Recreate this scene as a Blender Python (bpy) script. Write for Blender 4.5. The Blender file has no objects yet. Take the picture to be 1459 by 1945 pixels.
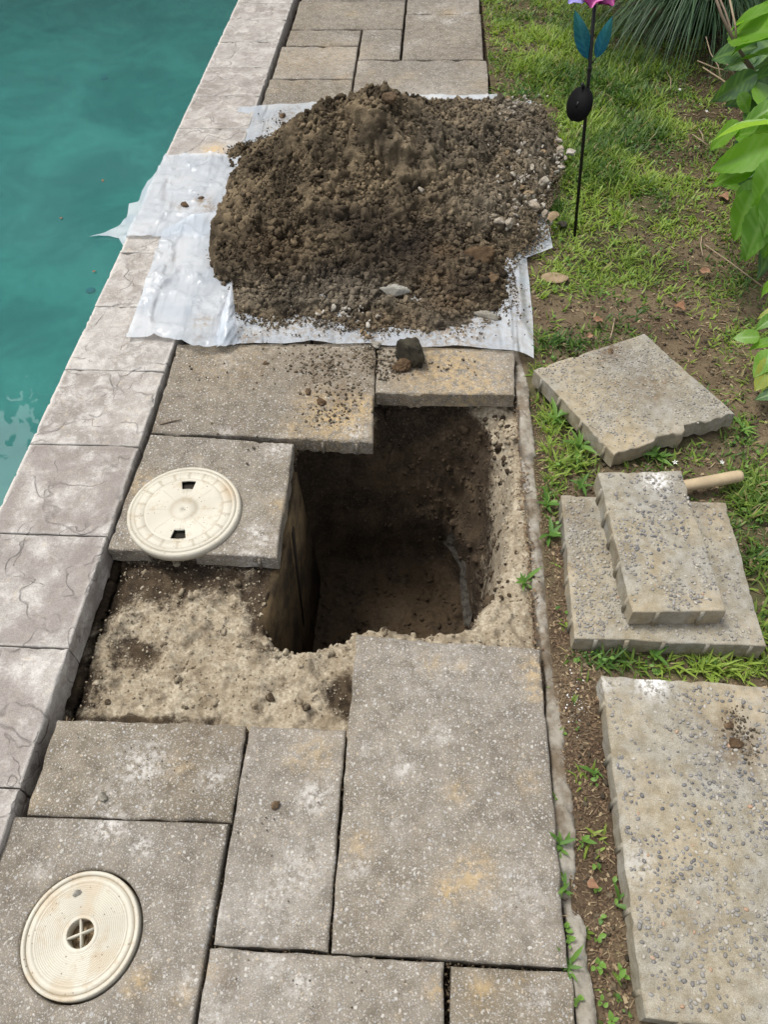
import bpy, math, random
import numpy as np
from mathutils import Vector, Matrix
from mathutils.geometry import delaunay_2d_cdt
random.seed(7); rng = np.random.default_rng(11)
S = bpy.context.scene

# ------------------------------------------------------------------ camera
FPX, PITCH, ROLL, YAW, CH = 1480.0, 0.91292, -0.034897, -0.07998, 1.5173
cp, sp = math.cos(PITCH), math.sin(PITCH)
FWD = np.array([math.sin(YAW)*cp, math.cos(YAW)*cp, -sp])
_r0 = np.array([math.cos(YAW), -math.sin(YAW), 0.0]); _u0 = np.cross(_r0, FWD)
RGT = _r0*math.cos(ROLL)+_u0*math.sin(ROLL); UPV = -_r0*math.sin(ROLL)+_u0*math.cos(ROLL)
cd = bpy.data.cameras.new('camera'); cam = bpy.data.objects.new('camera', cd); S.collection.objects.link(cam)
cd.sensor_fit = 'VERTICAL'; cd.sensor_height = 24.0; cd.lens = FPX/1945*24.0; cd.clip_end = 400; cd.clip_start = 0.05
mw = Matrix.Identity(4)
for i in range(3):
    mw[i][0], mw[i][1], mw[i][2] = RGT[i], UPV[i], -FWD[i]
mw[0][3], mw[1][3], mw[2][3] = 0, 0, CH
cam.matrix_world = mw; S.camera = cam

# ------------------------------------------------------------------ light
SUN_EL, SUN_AZ = 66, -62      # azimuth measured from +Y (away from the camera) towards +X
w = bpy.data.worlds.new('World'); S.world = w; w.use_nodes = True
nt = w.node_tree; nt.nodes.clear()
sky = nt.nodes.new('ShaderNodeTexSky'); sky.sky_type = 'NISHITA'; sky.sun_disc = False
sky.sun_elevation = math.radians(SUN_EL); sky.sun_rotation = math.radians(SUN_AZ)
sky.air_density = 1.0; sky.dust_density = 4.0; sky.ozone_density = 1.0
hs = nt.nodes.new('ShaderNodeHueSaturation'); hs.inputs['Saturation'].default_value = 0.22
bg = nt.nodes.new('ShaderNodeBackground'); bg.inputs['Strength'].default_value = 0.12
wo = nt.nodes.new('ShaderNodeOutputWorld')
nt.links.new(sky.outputs[0], hs.inputs['Color']); cn = nt.nodes.new('ShaderNodeTexNoise'); cn.inputs['Scale'].default_value = 3.0; cn.inputs['Detail'].default_value = 5; tc = nt.nodes.new('ShaderNodeTexCoord'); nt.links.new(tc.outputs['Generated'], cn.inputs['Vector'])
cm = nt.nodes.new('ShaderNodeMapRange'); cm.inputs[1].default_value = .35; cm.inputs[2].default_value = .62; cm.inputs[3].default_value = 1.1; cm.inputs[4].default_value = 2.6; nt.links.new(cn.outputs[0], cm.inputs[0])
vm = nt.nodes.new('ShaderNodeVectorMath'); vm.operation = 'SCALE'; nt.links.new(hs.outputs[0], vm.inputs[0]); nt.links.new(cm.outputs[0], vm.inputs['Scale']); nt.links.new(vm.outputs[0], bg.inputs[0]); nt.links.new(bg.outputs[0], wo.inputs[0])
sd = bpy.data.lights.new('sun', 'SUN'); sd.energy = 2.7; sd.angle = math.radians(15); sd.color = (1, 0.96, 0.9)
sun = bpy.data.objects.new('sun', sd); S.collection.objects.link(sun)
_e, _a = math.radians(SUN_EL), math.radians(SUN_AZ)
sun.rotation_euler = Vector((math.sin(_a)*math.cos(_e), math.cos(_a)*math.cos(_e), math.sin(_e))).to_track_quat('Z', 'Y').to_euler()
S.view_settings.view_transform = 'Standard'; S.view_settings.look = 'None'
S.view_settings.exposure = -0.10; S.view_settings.gamma = 1
S.view_settings.use_curve_mapping = False
S.render.engine = 'CYCLES'; S.cycles.use_denoising = True; S.cycles.max_bounces = 6
S.cycles.transparent_max_bounces = 12

# ------------------------------------------------------------------ helpers: geometry
U = 0.0203
def P(px, py, z=0.0):
    d = FWD*FPX+(px-729.5)*RGT-(py-972.5)*UPV
    t = (z-CH)/d[2]
    return np.array([d[0]*t, d[1]*t, z])
def PY(px, py, Y):
    d = FWD*FPX+(px-729.5)*RGT-(py-972.5)*UPV
    t = Y/d[1]
    return np.array([d[0]*t, Y, CH+d[2]*t])
def project(V):
    V = np.asarray(V, float)-np.array([0, 0, CH])
    k = V@FWD
    return 729.5+FPX*(V@RGT)/k, 972.5-FPX*(V@UPV)/k

def _h(ix, iy, iz):
    n = (ix.astype(np.int64)*374761393+iy.astype(np.int64)*668265263+iz.astype(np.int64)*2147483647) & 0xffffffff
    n = ((n ^ (n >> 13))*1274126177) & 0xffffffff
    return ((n ^ (n >> 16)) & 0xffff)/65535.0
def noise(x, y, z=0.0):
    x, y, z = np.broadcast_arrays(np.asarray(x, float), np.asarray(y, float), np.asarray(z, float))
    xi, yi, zi = np.floor(x), np.floor(y), np.floor(z)
    fx, fy, fz = x-xi, y-yi, z-zi
    fx, fy, fz = fx*fx*(3-2*fx), fy*fy*(3-2*fy), fz*fz*(3-2*fz)
    r = 0
    for a in (0, 1):
        for b in (0, 1):
            for c in (0, 1):
                r = r+_h(xi+a, yi+b, zi+c)*(fx if a else 1-fx)*(fy if b else 1-fy)*(fz if c else 1-fz)
    return r*2-1
def fbm(x, y, z=0.0, o=4, g=0.5):
    r, a, f = 0, 1, 1
    for i in range(o):
        r = r+a*noise(np.asarray(x)*f+17*i, np.asarray(y)*f+31*i, np.asarray(z)*f+5*i); a *= g; f *= 2.03
    return r
def worley(x, y, sc, seed=0, jit=.9):
    """crumb field: rounded cells, each with its own height (0..1)"""
    X, Y = x*sc, y*sc; xi, yi = np.floor(X), np.floor(Y); best = np.full(X.shape, -9.0); hb = np.zeros(X.shape)
    for a in (-1, 0, 1):
        for b in (-1, 0, 1):
            cx, cy = xi+a, yi+b; px = cx+.5+jit*(_h(cx, cy, cx*0+seed)-.5); py = cy+.5+jit*(_h(cx, cy, cx*0+seed+7)-.5); hh = _h(cx, cy, cx*0+seed+13)
            r = .45+.45*hh; d2 = ((X-px)**2+(Y-py)**2)/(r*r); v = np.sqrt(np.clip(1-d2, 0, 1))*(.35+.65*hh)-.15*np.minimum(d2, 4)
            m = v > best; best = np.where(m, v, best); hb = np.where(m, hh, hb)
    return best, hb
def smooth(t): t = np.clip(t, 0, 1); return t*t*(3-2*t)

def mesh_data(name, V, F, mat=None, smooth_=False, attrs=None, poly_mats=None):
    """F: one (n,k) array or a list of such arrays"""
    me = bpy.data.meshes.new(name); V = np.asarray(V, np.float32)
    Fs = F if isinstance(F, list) and len(F) and isinstance(F[0], np.ndarray) else [np.asarray(F)]
    Fs = [f for f in Fs if len(f)]
    me.vertices.add(len(V)); me.vertices.foreach_set('co', V.ravel())
    nl = sum(f.size for f in Fs); npoly = sum(len(f) for f in Fs)
    me.loops.add(nl); me.polygons.add(npoly)
    me.loops.foreach_set('vertex_index', np.concatenate([f.ravel() for f in Fs]).astype(np.int32))
    tot = np.concatenate([np.full(len(f), f.shape[1]) for f in Fs])
    st = np.concatenate([[0], np.cumsum(tot)[:-1]])
    me.polygons.foreach_set('loop_start', st.astype(np.int32))
    me.update(calc_edges=True)
    me.validate()
    if smooth_: me.polygons.foreach_set('use_smooth', np.ones(len(me.polygons), bool))
    for k, a in (attrs or {}).items():
        at = me.attributes.new(k, 'FLOAT', 'POINT'); at.data.foreach_set('value', np.asarray(a, np.float32))
    for m in (mat if isinstance(mat, (list, tuple)) else [mat]):
        if m: me.materials.append(m)
    return me
def link(name, me, parent=None, loc=None, rot=None):
    o = bpy.data.objects.new(name, me); S.collection.objects.link(o)
    if parent: o.parent = parent
    if loc is not None: o.location = loc
    if rot is not None: o.rotation_euler = rot
    return o
def mk(name, V, F, mat, parent=None, smooth_=False, attrs=None, loc=None, rot=None):
    return link(name, mesh_data(name, V, F, mat, smooth_, attrs), parent, loc, rot)
def tag(o, label=None, cat=None, group=None, kind=None):
    if label: o['label'] = label
    if cat: o['category'] = cat
    if group: o['group'] = group
    if kind: o['kind'] = kind
    return o
def empty(name, loc=(0, 0, 0), rot=(0, 0, 0), **k):
    o = bpy.data.objects.new(name, None); S.collection.objects.link(o); o.empty_display_size = 0.05
    o.location = loc; o.rotation_euler = rot
    return tag(o, **k)
def grid_faces(n, m, off=0):
    a = np.arange(n*m).reshape(n, m)+off
    return np.stack([a[:-1, :-1].ravel(), a[1:, :-1].ravel(), a[1:, 1:].ravel(), a[:-1, 1:].ravel()], 1)
def fill_poly(pts, sp, jit=0.25):
    """2D outline -> triangulated points with an interior grid"""
    pts = np.asarray(pts, float)
    out = []
    for i in range(len(pts)):
        a, b = pts[i], pts[(i+1) % len(pts)]; n = max(1, int(np.hypot(*(b-a))/sp))
        out += [a+(b-a)*k/n for k in range(n)]
    out = np.array(out); lo, hi = out.min(0), out.max(0)
    gx, gy = np.meshgrid(np.arange(lo[0], hi[0], sp), np.arange(lo[1], hi[1], sp), indexing='ij')
    g = np.c_[gx.ravel(), gy.ravel()]+rng.uniform(-jit, jit, (gx.size, 2))*sp
    sdg = sdpoly(g, pts); g = g[sdg < -sp*0.45]
    allp = np.r_[out, g]; n = len(out)
    vs, es, fs, *_ = delaunay_2d_cdt([Vector(p) for p in allp], [(i, (i+1) % n) for i in range(n)], [], 1, 1e-6)
    return np.array([tuple(v) for v in vs]), np.array([f for f in fs if len(f) == 3])
def sdpoly(p, poly):
    """signed distance, negative inside"""
    poly = np.asarray(poly, float); d = np.full(len(p), 1e9); ins = np.zeros(len(p), bool)
    for i in range(len(poly)):
        a, b = poly[i], poly[(i+1) % len(poly)]; e = b-a; q = p-a
        t = np.clip((q@e)/(e@e+1e-12), 0, 1)
        d = np.minimum(d, np.hypot(*(q-t[:, None]*e).T))
        c = (a[1] > p[:, 1]) != (b[1] > p[:, 1])
        ins ^= c & (p[:, 0] < (b[0]-a[0])*(p[:, 1]-a[1])/((b[1]-a[1]) if b[1] != a[1] else 1e-12)+a[0])
    return np.where(ins, -d, d)
def ico(sub):
    t = (1+5**.5)/2
    V = np.array([(-1, t, 0), (1, t, 0), (-1, -t, 0), (1, -t, 0), (0, -1, t), (0, 1, t), (0, -1, -t), (0, 1, -t), (t, 0, -1), (t, 0, 1), (-t, 0, -1), (-t, 0, 1)], float)
    V /= np.linalg.norm(V[0])
    F = [(0, 11, 5), (0, 5, 1), (0, 1, 7), (0, 7, 10), (0, 10, 11), (1, 5, 9), (5, 11, 4), (11, 10, 2), (10, 7, 6), (7, 1, 8), (3, 9, 4), (3, 4, 2), (3, 2, 6), (3, 6, 8), (3, 8, 9), (4, 9, 5), (2, 4, 11), (6, 2, 10), (8, 6, 7), (9, 8, 1)]
    V = list(V)
    for _ in range(sub):
        c = {}; G = []
        def mid(a, b):
            k = (min(a, b), max(a, b))
            if k not in c:
                m = V[a]+V[b]; V.append(m/np.linalg.norm(m)); c[k] = len(V)-1
            return c[k]
        for a, b, d in F:
            x, y, z = mid(a, b), mid(b, d), mid(d, a); G += [(a, x, z), (b, y, x), (d, z, y), (x, y, z)]
        F = G
    return np.array(V), np.array(F)
ICO = [ico(k) for k in range(4)]
def lump(sub, seed, amp=0.35, fr=1.3, sq=(1, 1, 1), facet=0, hi=0.0):
    V, F = ICO[sub]; r = 1+amp*fbm(V[:, 0]*fr+seed*7.3, V[:, 1]*fr+seed, V[:, 2]*fr, 3)
    if hi: r = r+hi*(0.5-np.abs(fbm(V[:, 0]*4.5+seed, V[:, 1]*4.5, V[:, 2]*4.5+seed, 2)))
    W = V*r[:, None]
    for k in range(facet):           # flat broken faces
        n = np.random.default_rng(seed*31+k).normal(size=3); n /= np.linalg.norm(n)
        dd = W@n; lim = 0.62; W = W-np.outer(np.maximum(dd-lim, 0)*0.9, n)
    return W*np.array(sq), F
def rand_rot(n, tilt=math.pi):
    a = rng.uniform(0, 2*math.pi, n); b = rng.uniform(-tilt, tilt, n); c = rng.uniform(-tilt, tilt, n)
    ca, sa, cb, sb, cc, sc = np.cos(a), np.sin(a), np.cos(b), np.sin(b), np.cos(c), np.sin(c)
    R = np.zeros((n, 3, 3))
    R[:, 0, 0] = ca*cb; R[:, 0, 1] = ca*sb*sc-sa*cc; R[:, 0, 2] = ca*sb*cc+sa*sc
    R[:, 1, 0] = sa*cb; R[:, 1, 1] = sa*sb*sc+ca*cc; R[:, 1, 2] = sa*sb*cc-ca*sc
    R[:, 2, 0] = -sb; R[:, 2, 1] = cb*sc; R[:, 2, 2] = cb*cc
    return R
def scatter(templates, pos, scale, R=None, tint=None):
    """many copies of the templates as one vertex soup; returns V, F, attrs"""
    n = len(pos); R = rand_rot(n) if R is None else R
    scale = np.asarray(scale, float); scale = scale[:, None] if scale.ndim == 1 else scale
    tint = rng.random(n) if tint is None else tint
    which = rng.integers(0, len(templates), n); Vs, Fs, Ts = [], [], []; off = 0
    for k, (V0, F0) in enumerate(templates):
        i = np.where(which == k)[0]
        if not len(i): continue
        V = np.einsum('nij,nvj->nvi', R[i], V0[None]*scale[i][:, None, :])+pos[i][:, None, :]
        m = len(V0); Fs.append((F0[None]+(np.arange(len(i))*m)[:, None, None]+off).reshape(-1, F0.shape[1]))
        Vs.append(V.reshape(-1, 3)); Ts.append(np.repeat(tint[i], m)); off += m*len(i)
    return np.concatenate(Vs), np.concatenate(Fs), {'tint': np.concatenate(Ts)}
def blades(pos, az, lean, length, width, droop, prof=(1, 0.9, 0.6), zmin=None, seg=3):
    """grass blades / strap leaves; returns V, F with 2*seg+1 verts each"""
    n = len(pos); T = np.linspace(0, 1, seg+1)
    d = np.stack([np.cos(az), np.sin(az)], 1); s = np.stack([-np.sin(az), np.cos(az)], 1)
    V = np.zeros((n, 2*seg+1, 3)); hx = np.zeros(n); hz = np.zeros(n)
    ang = lean.copy()
    for k in range(seg+1):
        wd = width*(prof[min(k, len(prof)-1)] if k < seg else 0)/2
        c = pos[:, :2]+d*hx[:, None]; z = pos[:, 2]+hz
        if zmin is not None: z = np.maximum(z, zmin+0.002)
        if k < seg:
            V[:, 2*k, :2] = c+s*wd[:, None]; V[:, 2*k+1, :2] = c-s*wd[:, None]; V[:, 2*k, 2] = z; V[:, 2*k+1, 2] = z
        else:
            V[:, 2*k, :2] = c; V[:, 2*k, 2] = z
        hx = hx+np.sin(ang)*length/seg; hz = hz+np.cos(ang)*length/seg; ang = ang+droop/seg
    Q = np.array([(2*k, 2*k+1, 2*k+3, 2*k+2) for k in range(seg-1)]); Tn = np.array([[2*seg-2, 2*seg-1, 2*seg]])
    o = (np.arange(n)*(2*seg+1))[:, None, None]
    return V.reshape(-1, 3), [(Q[None]+o).reshape(-1, 4), (Tn[None]+o).reshape(-1, 3)]
def tube(pts, rad, seg=8, cap=True):
    pts = [np.asarray(p, float) for p in pts]; V, F = [], []
    rad = rad if hasattr(rad, '__len__') else [rad]*len(pts)
    up = np.array([0.13, 0.29, 0.95])
    for i, p in enumerate(pts):
        t = pts[min(i+1, len(pts)-1)]-pts[max(i-1, 0)]; t /= np.linalg.norm(t)
        a = np.cross(t, up); a /= np.linalg.norm(a)+1e-9; b = np.cross(t, a)
        for k in range(seg):
            q = 2*math.pi*k/seg; V.append(p+rad[i]*(a*math.cos(q)+b*math.sin(q)))
    for i in range(len(pts)-1):
        for k in range(seg):
            F.append((i*seg+k, i*seg+(k+1) % seg, (i+1)*seg+(k+1) % seg, (i+1)*seg+k))
    F = [np.array(F)]
    if cap:
        F += [np.array([list(range(seg))[::-1]]), np.array([[(len(pts)-1)*seg+k for k in range(seg)]])]
    return np.array(V), F
def box(x0, x1, y0, y1, z0, z1):
    V = np.array([(x, y, z) for z in (z0, z1) for y in (y0, y1) for x in (x0, x1)])
    return V, np.array([(0, 2, 3, 1), (4, 5, 7, 6), (0, 1, 5, 4), (1, 3, 7, 5), (3, 2, 6, 7), (2, 0, 4, 6)])
def disc(r, z0, z1, n=48, x=0, y=0):
    a = np.linspace(0, 2*math.pi, n, endpoint=False)
    V = np.r_[np.c_[x+r*np.cos(a), y+r*np.sin(a), np.full(n, z0)], np.c_[x+r*np.cos(a), y+r*np.sin(a), np.full(n, z1)]]
    i = np.arange(n); j = (i+1) % n
    return V, [np.stack([i, j, j+n, i+n], 1), np.array([list(range(n, 2*n))]), np.array([list(range(n))[::-1]])]

# ------------------------------------------------------------------ helpers: materials
class Mat:
    def __init__(s, name):
        s.m = bpy.data.materials.new(name); s.m.use_nodes = True; s.t = s.m.node_tree; s.t.nodes.clear()
        s.out = s.t.nodes.new('ShaderNodeOutputMaterial'); s.co = s.t.nodes.new('ShaderNodeTexCoord').outputs['Object']
    def n(s, ty, **k):
        nd = s.t.nodes.new(ty)
        for a, b in k.items():
            if a.startswith('i_'):
                key = a[2:]; key = int(key) if key.isdigit() else key
                nd.inputs[key].default_value = b
            else: setattr(nd, a, b)
        return nd
    def l(s, a, b): s.t.links.new(a, b)
    def noise(s, sc, det=4, rough=0.55, co=None, dist=0):
        nd = s.n('ShaderNodeTexNoise', i_Scale=sc, i_Detail=det, i_Roughness=rough, i_Distortion=dist); s.l(co or s.co, nd.inputs['Vector']); return nd.outputs[0]
    def vor(s, sc, out='Distance', feature='F1', co=None, rnd=1.0):
        nd = s.n('ShaderNodeTexVoronoi', feature=feature); nd.inputs['Scale'].default_value = sc; nd.inputs['Randomness'].default_value = rnd
        s.l(co or s.co, nd.inputs['Vector']); return nd.outputs[out]
    def ramp(s, f, a, b, c0=(0, 0, 0, 1), c1=(1, 1, 1, 1)):
        nd = s.n('ShaderNodeMapRange', interpolation_type='SMOOTHSTEP'); nd.inputs[1].default_value = a; nd.inputs[2].default_value = b
        s.l(f, nd.inputs[0]); return nd.outputs[0]
    def math(s, op, a, b=0.0, clamp=False):
        nd = s.n('ShaderNodeMath', operation=op, use_clamp=clamp)
        for i, v in enumerate((a, b)):
            if isinstance(v, (int, float)): nd.inputs[i].default_value = v
            else: s.l(v, nd.inputs[i])
        return nd.outputs[0]
    def mix(s, f, a, b, mode='MIX'):
        nd = s.n('ShaderNodeMix', data_type='RGBA', blend_type=mode)
        for sock, v in ((nd.inputs[0], f), (nd.inputs[6], a), (nd.inputs[7], b)):
            if isinstance(v, (int, float)): sock.default_value = v
            elif isinstance(v, tuple): sock.default_value = (*v[:3], 1)
            else: s.l(v, sock)
        return nd.outputs[2]
    def attr(s, name): return s.n('ShaderNodeAttribute', attribute_name=name).outputs['Fac']
    def rnd(s): return s.n('ShaderNodeObjectInfo').outputs['Random']
    def bump(s, h, strength=0.5, dist=0.002, normal=None):
        nd = s.n('ShaderNodeBump'); nd.inputs['Strength'].default_value = strength; nd.inputs['Distance'].default_value = dist
        s.l(h, nd.inputs['Height'])
        if normal: s.l(normal, nd.inputs['Normal'])
        return nd.outputs[0]
    def finish(s, col, rough=0.9, normal=None, spec=0.3, trans=None, **k):
        b = s.n('ShaderNodeBsdfPrincipled')
        for sock, v in ((b.inputs['Base Color'], col), (b.inputs['Roughness'], rough)):
            if isinstance(v, (int, float)): sock.default_value = v
            elif isinstance(v, tuple): sock.default_value = (*v[:3], 1)
            else: s.l(v, sock)
        b.inputs['Specular IOR Level'].default_value = spec
        for a, v in k.items(): b.inputs[a.replace('_', ' ')].default_value = v
        if normal: s.l(normal, b.inputs['Normal'])
        o = b.outputs[0]
        if trans:
            t = s.n('ShaderNodeBsdfTranslucent')
            if isinstance(trans[1], tuple): t.inputs[0].default_value = (*trans[1], 1)
            else: s.l(trans[1], t.inputs[0])
            mx = s.n('ShaderNodeMixShader'); mx.inputs[0].default_value = trans[0]; s.l(o, mx.inputs[1]); s.l(t.outputs[0], mx.inputs[2]); o = mx.outputs[0]
        s.l(o, s.out.inputs[0]); return s.m
def plain(name, col, rough=0.7, var=0.15, sc=60, spec=0.3, bump=0.3, **k):
    m = Mat(name); n = m.noise(sc, 4); c = m.mix(n, tuple(x*(1-var) for x in col), tuple(min(1, x*(1+var)) for x in col))
    return m.finish(c, rough, m.bump(n, bump, 0.001), spec, **k)

def aggregate(name, base_a, base_b, chips):
    m = Mat(name); warp = m.n('ShaderNodeVectorMath', operation='ADD')
    wn = m.n('ShaderNodeTexNoise', i_Scale=140.0, i_Detail=1.0); m.l(m.co, wn.inputs['Vector'])
    ws = m.n('ShaderNodeVectorMath', operation='SCALE'); ws.inputs['Scale'].default_value = 0.006; m.l(wn.outputs['Color'], ws.inputs[0])
    m.l(m.co, warp.inputs[0]); m.l(ws.outputs[0], warp.inputs[1]); co = warp.outputs[0]
    big = m.noise(3.2, 5); mid = m.noise(28, 4, 0.6); fine = m.noise(420, 3, 0.7)
    c = m.mix(m.ramp(big, 0.3, 0.72), base_a, base_b); c = m.mix(m.math('MULTIPLY', m.ramp(m.noise(1.7, 3), .35, .65), .35), c, (0.20, 0.19, 0.18))
    c = m.mix(m.ramp(mid, 0.35, 0.75), c, m.mix(0.5, c, base_a, 'MULTIPLY'))
    c = m.mix(0.55, c, m.mix(m.ramp(fine, 0.3, 0.72), (0.45, 0.44, 0.43), (1.35, 1.33, 1.28)), 'MULTIPLY')
    c = m.mix(m.math('MULTIPLY', m.rnd(), 0.9), c, m.mix(1.0, c, (0.78, 0.74, 0.66), 'MULTIPLY'))
    bh = m.math('MULTIPLY', fine, 0.35)
    for sc, keep, r0, amt in ((110, 0.72, 0.36, 0.62), (190, 0.60, 0.40, 0.55), (360, 0.5, 0.45, 0.5)):
        nd = m.n('ShaderNodeTexVoronoi'); nd.inputs['Scale'].default_value = sc; m.l(co, nd.inputs['Vector'])
        sep = m.n('ShaderNodeSeparateColor'); m.l(nd.outputs['Color'], sep.inputs[0])
        on = m.math('MULTIPLY', m.math('GREATER_THAN', sep.outputs[0], keep), m.ramp(nd.outputs['Distance'], r0, r0-0.12))
        cc = m.mix(m.ramp(sep.outputs[1], 0.15, 0.3), chips[0], chips[1]); cc = m.mix(m.ramp(sep.outputs[1], 0.5, 0.6), cc, chips[2]); cc = m.mix(m.ramp(sep.outputs[1], 0.8, 0.9), cc, chips[3])
        c = m.mix(m.math('MULTIPLY', on, amt), c, cc); bh = m.math('ADD', bh, m.math('MULTIPLY', on, 0.5))
    # dark pores
    po = m.vor(240, co=m.co); c = m.mix(m.math('MULTIPLY', m.ramp(po, 0.16, 0.06), 0.5), c, (0.05, 0.045, 0.04))
    lf = m.noise(55, 5, 0.7)
    st = m.math('MULTIPLY', m.attr('ochre'), m.ramp(lf, 0.38, 0.6)); c = m.mix(m.math('MULTIPLY', st, 0.8), c, (0.50, 0.36, 0.18))
    st = m.math('MULTIPLY', m.attr('pale'), m.ramp(m.noise(70, 5, 0.7), 0.40, 0.62)); c = m.mix(m.math('MULTIPLY', st, 0.85), c, (0.62, 0.60, 0.57))
    st = m.math('MULTIPLY', m.attr('dirt'), m.ramp(m.noise(45, 6, 0.75), 0.36, 0.58)); c = m.mix(m.math('MULTIPLY', st, 0.85), c, (0.13, 0.09, 0.055))
    return m.finish(c, 0.88, m.bump(bh, 0.55, 0.0016), 0.25)
M_SLAB = aggregate('exposed_aggregate', (0.225, 0.20, 0.165), (0.335, 0.305, 0.26), ((0.60, 0.58, 0.54), (0.42, 0.39, 0.34), (0.42, 0.425, 0.43), (0.46, 0.38, 0.28)))

def cement():
    m = Mat('cast_cement'); big = m.noise(9, 5); mid = m.noise(40, 5, 0.65); fine = m.noise(500, 3, 0.7)
    c = m.mix(m.ramp(big, 0.35, 0.65), (0.345, 0.315, 0.25), (0.32, 0.313, 0.285))
    c = m.mix(m.ramp(mid, 0.3, 0.7), m.mix(1.0, c, (0.66, 0.62, 0.54), 'MULTIPLY'), c)
    c = m.mix(0.6, c, m.mix(m.ramp(fine, 0.28, 0.72), (0.5, 0.48, 0.44), (1.35, 1.33, 1.28)), 'MULTIPLY')
    po = m.vor(170); c = m.mix(m.math('MULTIPLY', m.ramp(po, 0.14, 0.05), 0.6), c, (0.10, 0.085, 0.065))
    st = m.math('MULTIPLY', m.attr('ochre'), m.ramp(m.noise(60, 5, 0.7), 0.3, 0.6)); c = m.mix(m.math('MULTIPLY', st, 0.5), c, (0.48, 0.37, 0.22))
    st = m.math('MULTIPLY', m.attr('pale'), m.ramp(m.noise(90, 5, 0.7), 0.40, 0.58)); c = m.mix(st, c, (0.80, 0.80, 0.80))
    st = m.math('MULTIPLY', m.attr('dirt'), m.ramp(m.noise(55, 6, 0.75), 0.34, 0.6)); c = m.mix(m.math('MULTIPLY', st, 0.9), c, (0.11, 0.075, 0.045))
    h = m.math('ADD', m.math('MULTIPLY', fine, 0.4), m.math('MULTIPLY', mid, 1.2))
    return m.finish(c, 0.9, m.bump(h, 0.5, 0.0015), 0.2)
M_CEM = cement()
def coping_mat():
    m = Mat('stamped_coping'); big = m.noise(5.5, 6, 0.6); mid = m.noise(22, 6, 0.68, dist=0.6); fine = m.noise(330, 4, 0.75)
    c = m.mix(m.ramp(big, 0.35, 0.62), (0.275, 0.258, 0.235), (0.405, 0.388, 0.362))
    c = m.mix(m.ramp(m.rnd(), 0.0, 1.0), c, m.mix(1.0, c, (0.88, 0.86, 0.84), 'MULTIPLY'))
    c = m.mix(m.ramp(mid, 0.42, 0.68), c, (0.52, 0.50, 0.475)); c = m.mix(m.math('MULTIPLY', m.ramp(m.noise(17, 6, .75, dist=.8), .40, .30), .6), c, (.19, .16, .145))
    c = m.mix(m.math('MULTIPLY', m.ramp(m.noise(38, 5, 0.7), 0.56, 0.72), 0.6), c, (0.52, 0.44, 0.33)); c = m.mix(m.math('MULTIPLY', m.ramp(m.noise(90, 6, 0.8), 0.50, 0.66), 0.45), c, (0.60, 0.57, 0.53)); c = m.mix(m.math('MULTIPLY', m.ramp(m.noise(70, 6, 0.8, dist=.5), 0.45, 0.33), 0.5), c, (0.16, 0.13, 0.115))
    c = m.mix(m.math('MULTIPLY', m.math('MULTIPLY', m.attr('mauve'), m.ramp(m.noise(8, 6, .7), .36, .58)), .8), c, (.215, .185, .168)); cr1 = m.ramp(m.math('ABSOLUTE', m.math('SUBTRACT', m.noise(4.2, 3, .5, dist=.25), .5)), .009, .001); cr2 = m.ramp(m.math('ABSOLUTE', m.math('SUBTRACT', m.noise(6.3, 3, .5, dist=.3), .56)), .008, .001)
    cr = m.math('MULTIPLY', m.math('MAXIMUM', cr1, cr2), m.ramp(m.noise(11, 3), .44, .56)); c = m.mix(m.math('MULTIPLY', cr, 0.42), c, (0.10, 0.085, 0.078)); slate = m.ramp(m.noise(4.2, 3, .5, dist=.25), .485, .515)
    c = m.mix(m.math('MULTIPLY', m.attr('edge'), 0.75), c, (0.60, 0.58, 0.54))
    c = m.mix(0.6, c, m.mix(m.ramp(fine, 0.3, 0.72), (0.6, 0.58, 0.58), (1.3, 1.3, 1.28)), 'MULTIPLY')
    st = m.math('MULTIPLY', m.attr('ochre'), m.ramp(m.noise(60, 5, 0.7), 0.3, 0.6)); c = m.mix(m.math('MULTIPLY', st, 0.8), c, (0.55, 0.38, 0.17))
    h = m.math('ADD', m.math('MULTIPLY', fine, 0.3), m.math('MULTIPLY', mid, 1.6)); h = m.math('ADD', h, m.math('MULTIPLY', slate, 1.6)); h = m.math('SUBTRACT', h, m.math('MULTIPLY', cr, 1.5))
    return m.finish(c, 0.75, m.bump(h, 0.7, 0.0022), 0.35)
M_COP = coping_mat()
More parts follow.
